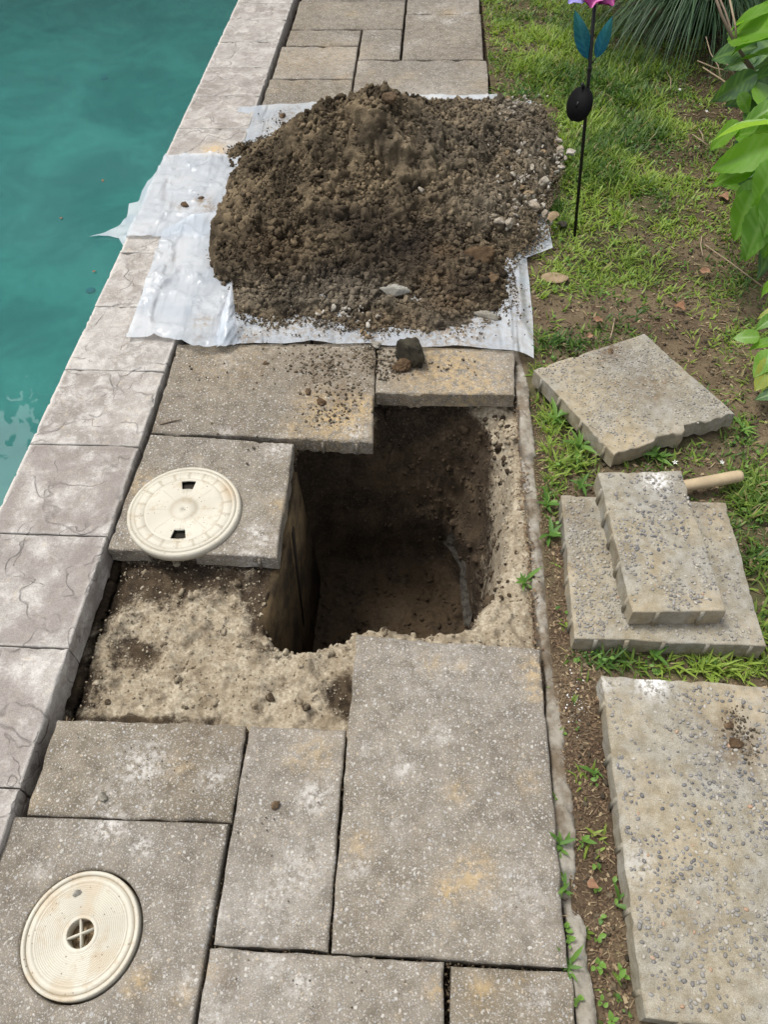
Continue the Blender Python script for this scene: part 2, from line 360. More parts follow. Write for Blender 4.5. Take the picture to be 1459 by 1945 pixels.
def soil_mat(name, dark, mid_, light, sand=False):
    m = Mat(name); a = m.noise(11, 6, 0.65); b = m.noise(120, 6, 0.75); g = m.vor(260)
    c = m.mix(m.ramp(a, 0.36, 0.66), dark, mid_)
    c = m.mix(m.math('MULTIPLY', m.ramp(b, 0.5, 0.72), 0.6), c, light)
    if sand:
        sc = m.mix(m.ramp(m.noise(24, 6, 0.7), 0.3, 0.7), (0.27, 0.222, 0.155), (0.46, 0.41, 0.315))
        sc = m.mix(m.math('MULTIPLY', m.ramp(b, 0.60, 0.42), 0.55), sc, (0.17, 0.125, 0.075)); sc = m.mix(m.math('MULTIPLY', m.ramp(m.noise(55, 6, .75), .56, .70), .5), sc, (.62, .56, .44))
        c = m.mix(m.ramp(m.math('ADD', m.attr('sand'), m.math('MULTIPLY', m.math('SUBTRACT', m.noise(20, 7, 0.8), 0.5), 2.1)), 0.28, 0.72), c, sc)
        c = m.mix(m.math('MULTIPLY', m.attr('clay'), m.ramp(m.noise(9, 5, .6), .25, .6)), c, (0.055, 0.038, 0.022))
    else:
        c = m.mix(m.ramp(m.attr('tint'), 0, 1), m.mix(0.6, c, dark), m.mix(0.25, c, light))
    c = m.mix(m.math('MULTIPLY', m.ramp(g, 0.22, 0.1), 0.25), c, (0.5, 0.45, 0.36))
    h = m.math('ADD', m.math('MULTIPLY', b, 1.0), m.math('MULTIPLY', m.noise(600, 3, 0.7), 0.4))
    return m.finish(c, 0.95, m.bump(h, 0.7, 0.0022 if sand else 0.004), 0.15)
M_PIT = soil_mat('dug_soil', (0.028, 0.020, 0.014), (0.070, 0.050, 0.031), (0.16, 0.12, 0.08), sand=True)
def pile_mat():
    m = Mat('dirt'); a = m.noise(7, 6, 0.6); b = m.noise(140, 6, 0.75)
    c = m.mix(m.ramp(a, 0.38, 0.64), (0.056, 0.044, 0.029), (0.150, 0.118, 0.076))
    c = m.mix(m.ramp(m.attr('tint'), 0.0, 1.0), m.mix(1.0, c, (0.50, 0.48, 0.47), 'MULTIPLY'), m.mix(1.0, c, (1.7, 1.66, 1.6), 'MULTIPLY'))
    c = m.mix(m.math('MULTIPLY', m.attr('black'), 0.85), c, (0.026, 0.020, 0.016))
    c = m.mix(m.math('MULTIPLY', m.attr('grit'), 0.75), c, m.mix(m.attr('tint'), (0.14, 0.12, 0.09), (0.32, 0.28, 0.22)))
    c = m.mix(m.math('MULTIPLY', m.attr('red'), 0.7), c, (0.17, 0.112, 0.062))
    c = m.mix(m.math('MULTIPLY', m.ramp(b, 0.52, 0.7), 0.45), c, m.mix(1.0, c, (1.9, 1.8, 1.65), 'MULTIPLY'))
    return m.finish(c, 0.95, m.bump(m.math('ADD', b, m.math('MULTIPLY', m.vor(170), .5)), 0.9, 0.005), 0.15)
M_PILE = pile_mat()
def rock_mat(name, a, b, sc=30):
    m = Mat(name); n = m.noise(sc, 6, 0.7); f = m.noise(300, 4, 0.7)
    c = m.mix(m.ramp(n, 0.35, 0.65), a, b); c = m.mix(0.5, c, m.mix(m.ramp(f, 0.3, 0.7), (0.6, 0.6, 0.6), (1.3, 1.3, 1.3)), 'MULTIPLY')
    c = m.mix(m.rnd(), m.mix(1.0, c, (0.78, 0.72, 0.64), 'MULTIPLY'), c)
    return m.finish(c, 0.92, m.bump(f, 0.6, 0.002), 0.2)
M_PALE = rock_mat('pale_rubble', (0.27, 0.24, 0.20), (0.50, 0.47, 0.41))
M_GREY = rock_mat('grey_concrete', (0.24, 0.235, 0.21), (0.38, 0.375, 0.345))
M_DARKROCK = rock_mat('dark_rock', (0.030, 0.028, 0.022), (0.075, 0.068, 0.05), 20)
M_CLOD = rock_mat('brown_clod', (0.075, 0.05, 0.03), (0.17, 0.12, 0.075))
M_TANROCK = rock_mat('tan_stone', (0.24, 0.18, 0.11), (0.33, 0.25, 0.16))
def pebble_mat():
    m = Mat('river_pebble'); t = m.attr('tint'); c = m.mix(m.ramp(t, 0.1, 0.7), (0.088, 0.088, 0.096), (0.205, 0.20, 0.195))
    c = m.mix(m.ramp(t, 0.80, 0.9), c, (0.36, 0.335, 0.29)); c = m.mix(m.ramp(t, 0.985, 0.99), c, (0.34, 0.2, 0.12))
    c = m.mix(m.math('MULTIPLY', m.ramp(m.noise(150, 4, 0.7), 0.5, 0.66), 0.45), c, (0.42, 0.39, 0.33))
    c = m.mix(m.attr('dusty'), c, (0.33, 0.30, 0.24))
    return m.finish(c, 0.55, None, 0.4)
M_PEB = pebble_mat()
def grass_mat(name, dark, light, dry):
    m = Mat(name); t = m.attr('tint'); c = m.mix(m.ramp(t, 0.0, 0.8), dark, light); c = m.mix(m.ramp(t, 0.93, 0.96), c, dry)
    return m.finish(c, 0.5, None, 0.35, trans=(0.35, m.mix(1.0, c, (1.5, 1.6, 0.8), 'MULTIPLY')))
M_GRASS = grass_mat('grass_blade', (0.050, 0.115, 0.020), (0.25, 0.345, 0.062), (0.30, 0.25, 0.12))
M_WEED = grass_mat('weed_leaf', (0.060, 0.145, 0.028), (0.17, 0.31, 0.06), (0.16, 0.27, 0.05))
M_CLUMP = grass_mat('ornamental_blade', (0.020, 0.055, 0.025), (0.085, 0.155, 0.075), (0.16, 0.22, 0.14))
def litter_mat():
    m = Mat('dry_litter'); t = m.attr('tint'); c = m.mix(m.ramp(t, 0, 0.5), (0.07, 0.045, 0.03), (0.17, 0.115, 0.07)); c = m.mix(m.ramp(t, 0.6, 1), c, (0.33, 0.26, 0.16))
    return m.finish(c, 0.85, None, 0.2)
M_LITTER = litter_mat()
def leaf_mat(name, a, b):
    m = Mat(name); t = m.rnd(); c = m.mix(t, a, b); v = m.attr('vein'); c = m.mix(m.math('MULTIPLY', v, 0.55), c, (0.22, 0.36, 0.10))
    c = m.mix(m.math('MULTIPLY', m.ramp(m.noise(60, 4), 0.45, 0.7), 0.25), c, m.mix(1.0, c, (0.6, 0.65, 0.5), 'MULTIPLY'))
    return m.finish(c, 0.38, m.bump(m.noise(130, 3), 0.25, 0.001), 0.45, trans=(0.4, m.mix(1.0, c, (1.7, 1.9, 0.5), 'MULTIPLY')))
M_LEAF = leaf_mat('bush_leaf', (0.085, 0.21, 0.018), (0.17, 0.34, 0.035))
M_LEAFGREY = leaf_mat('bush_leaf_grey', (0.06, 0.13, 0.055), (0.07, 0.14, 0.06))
M_LEAFYEL = leaf_mat('bush_leaf_yellow', (0.28, 0.32, 0.04), (0.30, 0.33, 0.05))
M_LEAFPALE = leaf_mat('bush_leaf_pale', (0.30, 0.46, 0.16), (0.30, 0.46, 0.16))
M_BARK = plain('bark', (0.17, 0.13, 0.095), 0.9)
M_TWIG = plain('dead_twig', (0.30, 0.23, 0.16), 0.9)
M_BLACK = plain('black_paint', (0.006, 0.006, 0.007), 0.45, spec=0.4)
M_BLACK2 = plain('black_plastic', (0.004, 0.004, 0.005), 0.75, spec=0.15)
M_WOOD = plain('weathered_wood', (0.42, 0.33, 0.21), 0.8, var=0.25, sc=40)
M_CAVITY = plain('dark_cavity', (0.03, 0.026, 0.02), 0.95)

def spots(V, lst):
    """gaussian spots given as (px, py, radius_px, strength) on the surface, evaluated in world space"""
    r = np.zeros(len(V))
    for px, py, rad, st in lst:
        z = float(np.median(V[:, 2])); c = P(px, py, z); e = P(px+rad, py, z)
        R2 = ((e-c)**2).sum(); r = np.maximum(r, st*np.exp(-((V[:, 0]-c[0])**2+(V[:, 1]-c[1])**2)/R2))
    return r

# ------------------------------------------------------------------ slab builder
def axis(L, sp, rd):
    n = max(3, int((L-2*rd)/sp)); core = np.linspace(rd, L-rd, n+1)
    return np.r_[0, rd*0.3, rd*0.65, core, L-rd*0.65, L-rd*0.3, L]/L
def slab_geo(Q, ztop, th, sp=0.012, rd=0.006, amp=0.0012, edge=None, seed=0, wob=0.0022, zc=None, right_edge=None):
    """Q = corners TL, TR, BR, BL (x,y); edge(u)-> metres the front (BL-BR) edge is cut back"""
    Q = np.asarray(Q, float)[:, :2]; TL, TR, BR, BL = Q
    Lx, Ly = np.hypot(*(TR-TL)), np.hypot(*(TL-BL)); us, vs = axis(Lx, sp, rd), axis(Ly, sp, rd)
    u, v = np.meshgrid(us, vs, indexing='ij')            # v=0 front, v=1 back
    vv = v
    if edge is not None:
        cut = np.array([edge(x*Lx) for x in us])/Ly; vv = cut[:, None]+v*(1-cut[:, None])
    X = (1-u)[..., None]*((1-vv)[..., None]*BL+vv[..., None]*TL)+u[..., None]*((1-vv)[..., None]*BR+vv[..., None]*TR)
    dx = np.minimum(u, 1-u)*Lx; dy = np.minimum(v, 1-v)*Ly
    a = np.clip(1-dx/rd, 0, 1); b = np.clip(1-dy/rd, 0, 1); rr = np.minimum(1, np.sqrt(a*a+b*b)); drop = rd*(1-np.sqrt(1-rr**2*0.999))*0.75
    cx, cy = Q.mean(0)
    wx = wob*fbm(X[..., 0]*22+seed, X[..., 1]*22, seed*3.1, 3); wy = wob*fbm(X[..., 0]*22+9, X[..., 1]*22+seed, seed*1.7, 3)
    edgeness = np.clip(1-np.minimum(dx, dy)/(rd*2.5), 0, 1)
    X[..., 0] += wx*edgeness; X[..., 1] += wy*edgeness
    z = ztop-drop+amp*fbm(X[..., 0]*14+seed, X[..., 1]*14, 0, 4)
    chip = np.clip(fbm(X[..., 0]*45+seed*5, X[..., 1]*45, 2.0, 3)-0.35, 0, 1)*edgeness*0.013; z = z-chip
    if zc is not None:
        z = z+(1-u)*(vv*zc[0]+(1-vv)*zc[3])+u*(vv*zc[1]+(1-vv)*zc[2])
    n, m = u.shape; V = [np.dstack([X, z[..., None]]).reshape(-1, 3)]; F = [grid_faces(n, m)[:, ::-1]]
    idx = np.arange(n*m).reshape(n, m)
    ring = np.r_[idx[:, 0], idx[-1, 1:], idx[-2::-1, -1], idx[0, -2:0:-1]]; k = len(ring)
    top = V[0][ring]; prev = ring; off = n*m
    for q, t in enumerate((0.25, 0.6, 1.0)):
        r = top.copy(); r[:, 2] -= (th-rd)*t
        c = top[:, :2].mean(0); nrm = fbm(top[:, 0]*30+q*3+seed, top[:, 1]*30, q, 3)*0.0022
        dv = top[:, :2]-c; dv /= np.linalg.norm(dv, axis=1)[:, None]; r[:, :2] += dv*nrm[:, None]
        V.append(r); ids = np.arange(k)+off; j = np.roll(np.arange(k), -1)
        F.append(np.stack([prev, ids, ids[j], prev[j]], 1)); prev = ids; off += k
    return np.concatenate(V), [np.concatenate(F)[:, ::-1], np.array([prev])]
STAINS = {'ochre': [], 'pale': [], 'dirt': []}
def slab(name, Q, ztop, th, mat, parent, ribs=None, **k):
    V, F = slab_geo(Q, ztop, th, **k)
    at = {a: spots(V, STAINS[a]) for a in STAINS}
    o = mk(name, V, F, mat, parent, True, at)
    mod = None
    return o
def auto_smooth(o, ang=40):
    me = o.data
    try:
        me.set_sharp_from_angle(angle=math.radians(ang))
    except Exception: pass

# ------------------------------------------------------------------ ground, lawn and the dug pit
RIM = [P(x, y, -.06)[:2] for x, y in [(540, 1080), (513, 1130), (508, 1200), (530, 1228), (560, 1241), (600, 1243), (640, 1233), (680, 1217), (740, 1207), (800, 1209), (862, 1204), (893, 1188), (930, 1135), (962, 1060), (984, 950), (984, 850), (975, 780), (900, 752), (720, 757)]]
RIM += [np.array((-0.16, 1.49)), np.array((-0.345, 1.47)), np.array((-0.385, 1.30))]
for _k in range(4): RIM[_k] = RIM[_k]+np.array((-.014, 0))
ZF = -0.62
FLR = [np.array(p) for p in [(-0.356, 0.90), (-0.25, 0.87), (0.06, 0.91), (0.135, 1.05), (0.155, 1.22), (0.13, 1.36), (0.06, 1.43), (-0.10, 1.45), (-0.30, 1.43), (-0.362, 1.35)]]
def pit_z(x, y):
    p = np.c_[np.ravel(x), np.ravel(y)]
    wv = 0.020*fbm(p[:, 0]*11, p[:, 1]*11, 3.3, 4)
    dr = -sdpoly(p, RIM)+wv; df = sdpoly(p, FLR)+wv*0.7
    t = np.clip(dr, 0, 9)/(np.clip(dr, 0, 9)+np.clip(df, 0.0, 9)+1e-5); t = np.where(dr <= 0, 0, t)
    # upper slope easy, a ledge, then the deeper cut
    prof = np.interp(t, [0, 0.15, 0.45, 0.62, 0.72, 0.80, 0.90, 1], [0, 0.05, 0.32, 0.54, 0.64, 0.66, 0.97, 1])
    z = -0.06+(ZF+0.06)*prof
    rough = 0.010+0.020*smooth(t*3)-0.025*smooth((t-0.90)*10)
    z = z+rough*fbm(p[:, 0]*16, p[:, 1]*16, z*16, 5, 0.6)
    # sand bed on the left: crumbly lumps, dark trench along the coping
    z = z+0.005*fbm(p[:, 0]*30, p[:, 1]*30, 1, 5, .62)-0.010*smooth((fbm(p[:, 0]*12+3, p[:, 1]*12, 6, 4)-.25)/.25)+.007*(1-np.minimum(1, 4*np.abs(fbm(p[:, 0]*9, p[:, 1]*13, 8, 4))))+.0025*fbm(p[:, 0]*130, p[:, 1]*130, 2, 2)
    return z.reshape(np.shape(x)), t.reshape(np.shape(x))
xs = np.r_[np.arange(-0.9, -0.74, 0.02), np.arange(-0.74, 0.30, 0.005), np.arange(0.30, 0.36, 0.01)]
ys = np.r_[np.arange(-0.3, 0.58, 0.04), np.arange(0.58, 1.70, 0.005), np.arange(1.70, 5.6, 0.06)]
gx, gy = np.meshgrid(xs, ys, indexing='ij'); gz, gt = pit_z(gx, gy)
inpit = (gy > 0.60) & (gy < 1.68)
gz = np.where(inpit, gz, -0.058)
tr = smooth((gx+0.74)/0.05); gz = np.where(gx < -0.70, gz-0.02*(1-tr), gz)           # gully beside the coping
gz = gz-0.03*smooth((gx-0.262)/0.012)*(gy > 0.8)*(gy < 1.66)                            # slot beside the edging
ppx, ppy = project(np.dstack([gx, gy, gz]).reshape(-1, 3)); ppx = ppx.reshape(gx.shape); ppy = ppy.reshape(gx.shape)
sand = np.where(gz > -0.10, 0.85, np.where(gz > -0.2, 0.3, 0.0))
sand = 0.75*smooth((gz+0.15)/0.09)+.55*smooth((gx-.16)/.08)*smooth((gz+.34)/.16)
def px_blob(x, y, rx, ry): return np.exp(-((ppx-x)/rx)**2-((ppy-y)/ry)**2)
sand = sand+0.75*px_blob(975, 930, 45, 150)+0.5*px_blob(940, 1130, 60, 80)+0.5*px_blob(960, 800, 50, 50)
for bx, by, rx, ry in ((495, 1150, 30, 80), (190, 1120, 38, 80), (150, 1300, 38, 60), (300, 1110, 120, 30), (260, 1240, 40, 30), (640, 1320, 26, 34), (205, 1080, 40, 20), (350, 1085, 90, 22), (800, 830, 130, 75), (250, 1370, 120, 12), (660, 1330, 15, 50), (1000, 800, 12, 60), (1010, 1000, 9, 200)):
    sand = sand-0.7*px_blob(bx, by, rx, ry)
sand = np.where(inpit, sand, 0.1)
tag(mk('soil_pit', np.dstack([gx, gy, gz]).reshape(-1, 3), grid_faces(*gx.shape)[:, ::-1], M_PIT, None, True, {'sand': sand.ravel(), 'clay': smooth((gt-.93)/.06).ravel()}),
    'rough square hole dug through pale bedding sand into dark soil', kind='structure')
def pitz1(x, y):
    z, t = pit_z(np.array([x]), np.array([y])); return float(z[0])

# lawn, to the horizon; left edge at the concrete edging
lx = np.r_[0.30, np.arange(0.32, 1.9, 0.02), np.arange(1.9, 4, 0.2), 6, 10, 20, 60]; ly = np.r_[-20, -5, np.arange(-0.4, 4.6, 0.02), np.arange(4.6, 8, 0.2), 10, 15, 30, 80]
lgx, lgy = np.meshgrid(lx, ly, indexing='ij')
ledge = np.interp(ly, [1.70, 1.85, 3.4, 4.6], [0.289, 0.262, 0.243, 0.225]); lgx[0] = ledge; lgx[1] = np.maximum(ledge+.008, np.minimum(.30, lgx[1]))
def lawn_z(x, y):
    return -0.028+0.012*fbm(x*3.1, y*3.1, 0, 3)+0.004*fbm(x*22, y*22, 4, 3)-0.0*(x)
lgz = lawn_z(lgx, lgy)
def lawn_mat():
    m = Mat('lawn_soil'); a = m.noise(6, 6, 0.6); b = m.noise(160, 6, 0.75)
    c = m.mix(m.ramp(a, 0.35, 0.65), (0.080, 0.058, 0.036), (0.165, 0.125, 0.078)); c = m.mix(m.math('MULTIPLY', m.ramp(b, 0.5, 0.7), 0.55), c, (0.27, 0.21, 0.14))
    c = m.mix(m.math('MULTIPLY', m.attr('mulch'), 0.6), c, (0.06, 0.038, 0.024))
    c = m.mix(m.math('MULTIPLY', m.attr('moss'), m.ramp(m.noise(40, 5, 0.7), 0.3, 0.55)), c, (0.045, 0.06, 0.02))
    return m.finish(c, 0.95, m.bump(b, 0.8, 0.004), 0.15)
M_LAWN = lawn_mat()
# coverage read off the photograph: (px, py, rx, ry, amount)
COVER = [(990, 60, 70, 80, .7), (1080, 60, 120, 60, .8), (1170, 160, 130, 90, .95), (1030, 130, 90, 60, .8), (1230, 230, 70, 90, .85), (1110, 260, 110, 110, .95), (1200, 330, 120, 70, .75), (1120, 380, 100, 80, .95), (1240, 400, 90, 60, .6), (1160, 490, 100, 50, .75), (1090, 530, 70, 35, .4), (1250, 480, 70, 40, .35), (1120, 640, 90, 22, .35),
         (1040, 650, 60, 20, .8), (1060, 790, 35, 60, .95), (1080, 860, 70, 40, .85), (1020, 740, 25, 60, .7), (1040, 930, 22, 60, .75), (1045, 1000, 22, 60, .6), (1230, 870, 60, 18, .95), (1300, 850, 60, 20, .6), (1400, 830, 30, 40, .6), (1430, 950, 50, 60, .9), (1445, 1050, 40, 80, .95), (1452, 1160, 25, 60, .95),
         (1180, 1253, 80, 16, .9), (1330, 1262, 150, 18, .95), (1440, 1250, 40, 16, .8), (1150, 1240, 40, 12, .4), (1400, 640, 50, 60, .35), (1380, 560, 60, 60, .35), (1400, 430, 60, 60, .3), (1370, 300, 60, 60, .2), (1350, 230, 40, 30, .4), (1000, 320, 40, 60, .4), (1040, 1060, 18, 60, .3)]
BARE = [(1180, 570, 60, 30, .5), (1330, 470, 40, 30, .5), (1320, 620, 60, 50, .5), (1050, 215, 18, 14, .7), (1240, 160, 25, 12, .6), (1280, 310, 30, 30, .5), (1060, 40, 25, 15, .6), (1000, 100, 18, 14, .5)]
def cover(x, y, z=-0.02):
    px, py = project(np.c_[np.ravel(x), np.ravel(y), np.full(np.size(x), z)]); c = np.zeros(len(px))
    for a, b, rx, ry, s in COVER: c = np.maximum(c, s*np.exp(-(((px-a)/rx)**2+((py-b)/ry)**2)**1.5*0.7))
    for a, b, rx, ry, s in BARE: c = c*(1-s*np.exp(-((px-a)/rx)**2-((py-b)/ry)**2))
    far = (np.ravel(y) > 4.4)*0.6; 
    return np.maximum(c, far).reshape(np.shape(x))
cv = cover(lgx, lgy); lpx, lpy = project(np.dstack([lgx, lgy, lgz]).reshape(-1, 3))
mul = np.exp(-(((lpx-1400)/170)**2+((lpy-200)/220)**2))+0.8*np.exp(-(((lpx-1130)/70)**2+((lpy-1620)/420)**2)); mul = np.clip(mul, 0, 1)
tag(mk('lawn_ground', np.dstack([lgx, lgy, lgz]).reshape(-1, 3), grid_faces(*lgx.shape)[:, ::-1], M_LAWN, None, True, {'mulch': mul, 'moss': cv.ravel()}), 'bare brown soil and thin turf beside the patio', kind='structure')

# ------------------------------------------------------------------ pool
WZ = -0.115
pl = np.array([P(451, 0, .015)[:2], P(148, 650, .015)[:2], P(57, 842, .015)[:2]])
cL = np.polyfit(*np.array([P(a, b, .015)[:2] for a, b in [(451, 0), (367, 182), (312, 295), (239, 452), (148, 650), (57, 842), (5, 940)]]).T[::-1], 1)   # x = m*y + c
cR = np.polyfit(*np.array([P(a, b, .015)[:2] for a, b in [(555, 0), (494, 182), (315, 705), (200, 1019), (125, 1231), (37, 1496)]]).T[::-1], 1)
lx_at = lambda y: cL[0]*y+cL[1]
rx_at = lambda y: cR[0]*y+cR[1]
def pool_floor_mat():
    m = Mat('teal_pool_plaster'); a = m.noise(1.6, 6, 0.62, dist=0.6); b = m.noise(7, 6, 0.7)
    c = m.mix(m.ramp(a, 0.32, 0.68), (0.02, 0.14, 0.145), (0.10, 0.34, 0.32)); c = m.mix(m.math('MULTIPLY', m.ramp(b, 0.42, 0.7), 0.35), c, (0.015, 0.13, 0.14))
    return m.finish(c, 0.9, None, 0.1)
M_POOL = pool_floor_mat()
PX0, PY0, PY1, PZ = -6.5, -1.5, 9.5, -1.05
e0, e1 = lx_at(PY0)+0.02, lx_at(PY1)+0.02
V = np.array([(PX0, PY0, PZ), (e0, PY0, PZ), (e1, PY1, PZ), (PX0, PY1, PZ), (PX0, PY0, -.03), (e0, PY0, -.03), (e1, PY1, -.03), (PX0, PY1, -.03)])
tag(mk('pool_basin', V, [np.array([(0, 1, 2, 3), (0, 4, 5, 1), (1, 5, 6, 2), (2, 6, 7, 3), (3, 7, 4, 0)])], M_POOL), 'teal painted swimming pool shell', kind='structure')
def water_mat():
    m = Mat('pool_water'); tr = m.n('ShaderNodeBsdfTransparent'); a = m.noise(2.2, 5, 0.6)
    cl = m.mix(m.ramp(a, 0.3, 0.7), (0.52, 0.84, 0.80), (0.64, 0.91, 0.88)); m.l(cl, tr.inputs[0])
    gl = m.n('ShaderNodeBsdfGlossy'); gl.inputs['Roughness'].default_value = 0.015; fr = m.n('ShaderNodeFresnel'); fr.inputs[0].default_value = 1.55
    nb = m.bump(m.noise(5, 2, 0.5), 0.10, 0.004); m.l(nb, gl.inputs['Normal']); m.l(nb, fr.inputs['Normal'])
    df = m.n('ShaderNodeBsdfDiffuse'); m.l(m.mix(m.ramp(m.noise(1.1, 6, .65, dist=.8), .35, .68), (0.085, 0.25, 0.24), (0.115, 0.31, 0.298)), df.inputs[0])
    m1 = m.n('ShaderNodeMixShader'); m1.inputs[0].default_value = 0.34; m.l(tr.outputs[0], m1.inputs[1]); m.l(df.outputs[0], m1.inputs[2])
    m2 = m.n('ShaderNodeMixShader'); m.l(fr.outputs[0], m2.inputs[0]); m.l(m1.outputs[0], m2.inputs[1]); m.l(gl.outputs[0], m2.inputs[2])
    m.l(m2.outputs[0], m.out.inputs[0]); return m.m
V = np.array([(PX0, PY0, WZ), (e0, PY0, WZ), (e1, PY1, WZ), (PX0, PY1, WZ)])
tag(mk('pool_water', V, np.array([(0, 1, 2, 3)]), water_mat()), 'cloudy teal pool water', kind='structure')
M_BLUE = plain('blue_grille', (0.005, 0.10, 0.22), 0.6); M_BLUED = plain('blue_rim', (0.01, 0.05, 0.10), 0.6)
for (px, py, lb) in ((198, 150, 'round blue drain on the pool floor, the far one near the top of the picture'), (172, 553, 'round blue drain on the pool floor, the near one beside the plastic sheet')):
    c = P(px, py, PZ); t = empty('floor_drain', c, label=lb, cat='drain')
    V, F = disc(0.026, 0.002, 0.006, 32); mk('rim', V, F, M_BLUED, t)
    V, F = disc(0.021, 0.006, 0.010, 32); mk('grille', V, F, M_BLUE, t)
# ground beyond the pool (far and left banks)
V = np.array([(-60, -20, -.02), (PX0-.0, -20, -.02), (PX0, 80, -.02), (-60, 80, -.02), (PX0, PY1, -.02), (0.30, PY1, -.02), (0.30, 80, -.02), (PX0, 80, -.02), (PX0, -20, -.02), (.30, -20, -.02), (.30, PY0, -.02), (PX0, PY0, -.02)])
V[:, 2] = -0.032
tag(mk('far_bank', V, np.array([(0, 1, 2, 3), (4, 5, 6, 7), (8, 9, 10, 11)]), plain('bank_grass', (0.07, 0.11, 0.03), 0.95)), 'grassy ground around the pool', kind='structure')

# coping stones
cop = empty('pool_coping', (0, 0, 0), kind='structure', label='stamped concrete coping along the pool edge')
STAINS['ochre'] = [(405, 285, 22, 1)]
jy = [6, 37, 79, 127, 182, 243, 311, 389, 479, 581, 701, 842, 1012]
jx = [452, 434, 415, 391, 367, 334, 303, 268, 227, 179, 122, 57, 0]
JY = [P(a, b, .015)[1] for a, b in zip(jx, jy)]+[P(60, 1228, .015)[1], P(20, 1495.5, .015)[1]]
JY = [JY[0]+.95, JY[0]+.63, JY[0]+.32]+JY+[JY[-1]-.30, JY[-1]-.60]
crand = np.random.default_rng(3)
def coping_stone(y1, y0, seed):
    g = 0.0022; xa, xb = lx_at, rx_at
    Q = [(xa(y1), y1-g), (xb(y1), y1-g), (xb(y0), y0+g), (xa(y0), y0+g)]
    V, F = slab_geo(Q, 0.015, 0.075, sp=0.0065, rd=0.0045, amp=0.0, seed=seed, wob=0.0012)
    x, y = V[:, 0], V[:, 1]; topm = V[:, 2] > -0.002
    # slate stamp: terraces along a warped ridge
    f = fbm(x*7+seed*3.7, y*5+seed, 0, 4); ridge = np.abs(((f*2.6+3) % 1.0)-0.5)*2; crack = smooth((0.13-ridge)/0.09)*(smooth((fbm(x*9, y*9, seed, 2)+0.25)/0.4))
    crack = crack*0; dz = 0.0018*fbm(x*9, y*9, seed, 2)+0.0012*fbm(x*60, y*60, seed, 3)
    e = np.minimum.reduce([x-lx_at(y), rx_at(y)-x, y-y0, y1-y]); edge = smooth((0.014-(x-lx_at(y)))/0.012)*0.9+0.5*smooth((0.008-e)/0.006)
    V[:, 2] += np.where(topm, dz*smooth(e/0.02), 0)
    o = mk('coping_stone', V, F, M_COP, cop, True, {'mauve': np.full(len(V), np.interp((y0+y1)/2, [.4, 1.3, 1.5, 2.2, 3.2, 4.1], [.9, 1, .25, .2, .55, .35])), 'crack': crack*topm*smooth(e/0.01), 'edge': np.clip(edge, 0, 1)*topm, 'ochre': spots(V, STAINS['ochre'])})
    auto_smooth(o, 50)
for i in range(len(JY)-1): coping_stone(JY[i], JY[i+1], i+1)

# ------------------------------------------------------------------ patio slabs in place
pav = empty('patio_paving', (0, 0, 0), kind='structure', label='exposed aggregate concrete slabs laid in sand beside the pool')
STAINS.update(ochre=[(640, 790, 60, 1), (690, 770, 30, 1), (600, 760, 40, .6), (430, 680, 90, .25), (560, 815, 30, .5), (850, 700, 90, .8), (900, 730, 70, .7), (800, 720, 60, .6), (1010, 1272, 22, 1), (1015, 1315, 18, .9), (900, 1660, 40, .75), (850, 1690, 25, .8), (820, 1258, 20, .5), (915, 1880, 25, .7), (830, 1880, 20, .7), (600, 1430, 40, .45), (340, 1460, 30, .35), (560, 1440, 25, .4), (870, 1505, 22, .5), (640, 110, 60, .35), (560, 120, 60, .35)],
              pale=[(270, 1455, 45, .8), (205, 1570, 32, 1), (270, 1608, 20, 1), (595, 1515, 30, .9), (565, 1660, 45, .55), (530, 850, 26, .75), (485, 1010, 16, 1), (195, 1515, 25, .6), (570, 1870, 22, .8), (1000, 1700, 60, .3), (500, 1720, 60, .3), (400, 1930, 40, .4), (850, 1270, 120, .2), (680, 120, 40, .3), (820, 190, 60, .35), (450, 1440, 30, .3)],
              dirt=[(610, 700, 60, .75), (640, 745, 60, .7), (560, 680, 60, .4), (700, 690, 25, .8), (790, 700, 50, .6), (500, 700, 20, .5), (460, 1410, 40, .35), (375, 1380, 50, .3), (280, 820, 20, .4), (780, 1590, 40, .25), (600, 130, 90, .15), (870, 100, 50, .15)])
lcx, lcy, lR = -0.583, 1.143, 0.1365
def notch(x, xl=-0.752):
    X = xl+x; d = abs(X-(lcx-0.022)); r = 0.054
    f = 0.006*math.sin(X*90)
    if d < r: return max(0.0, (lcy-1.067)+.085*math.sqrt(1-(d/r)**4))*0.97
    return max(0, f*0.4)
def PQ(*pts): return [P(a, b, 0)[:2] for a, b in pts]
def US(x0, x1, y0, y1): return [(x0*U, y1*U), (x1*U, y1*U), (x1*U, y0*U), (x0*U, y0*U)]
TH = 0.05
sr = random.Random(5)
for nm_, cnt, lo_, hi_ in (('ochre', 26, .3, .6), ('pale', 40, .3, .8), ('dirt', 34, .2, .55)):
    for _ in range(cnt): STAINS[nm_].append((sr.uniform(60, 1060), sr.uniform(640, 1940), sr.uniform(7, 30), sr.uniform(lo_, hi_)))
    for _ in range(cnt//2): STAINS[nm_].append((sr.uniform(500, 920), sr.uniform(0, 190), sr.uniform(5, 20), sr.uniform(lo_, hi_)))
SL = []
def pave(Q, seed, dz=0, **k):
    o = slab('paving_slab', Q, 0.0+dz, TH, M_SLAB, pav, seed=seed, **k); auto_smooth(o, 55); SL.append(o); return o
far_def = [(548, 60, 768, 58, 770, 5, 552, 5)]
pave(PQ((287, 663), (714, 652), (708, 840), (287, 822))[:0] or [P(337, 655, 0)[:2], P(714, 652, 0)[:2], P(707, 840, 0)[:2], P(288, 821, 0)[:2]], 1, 0.003)
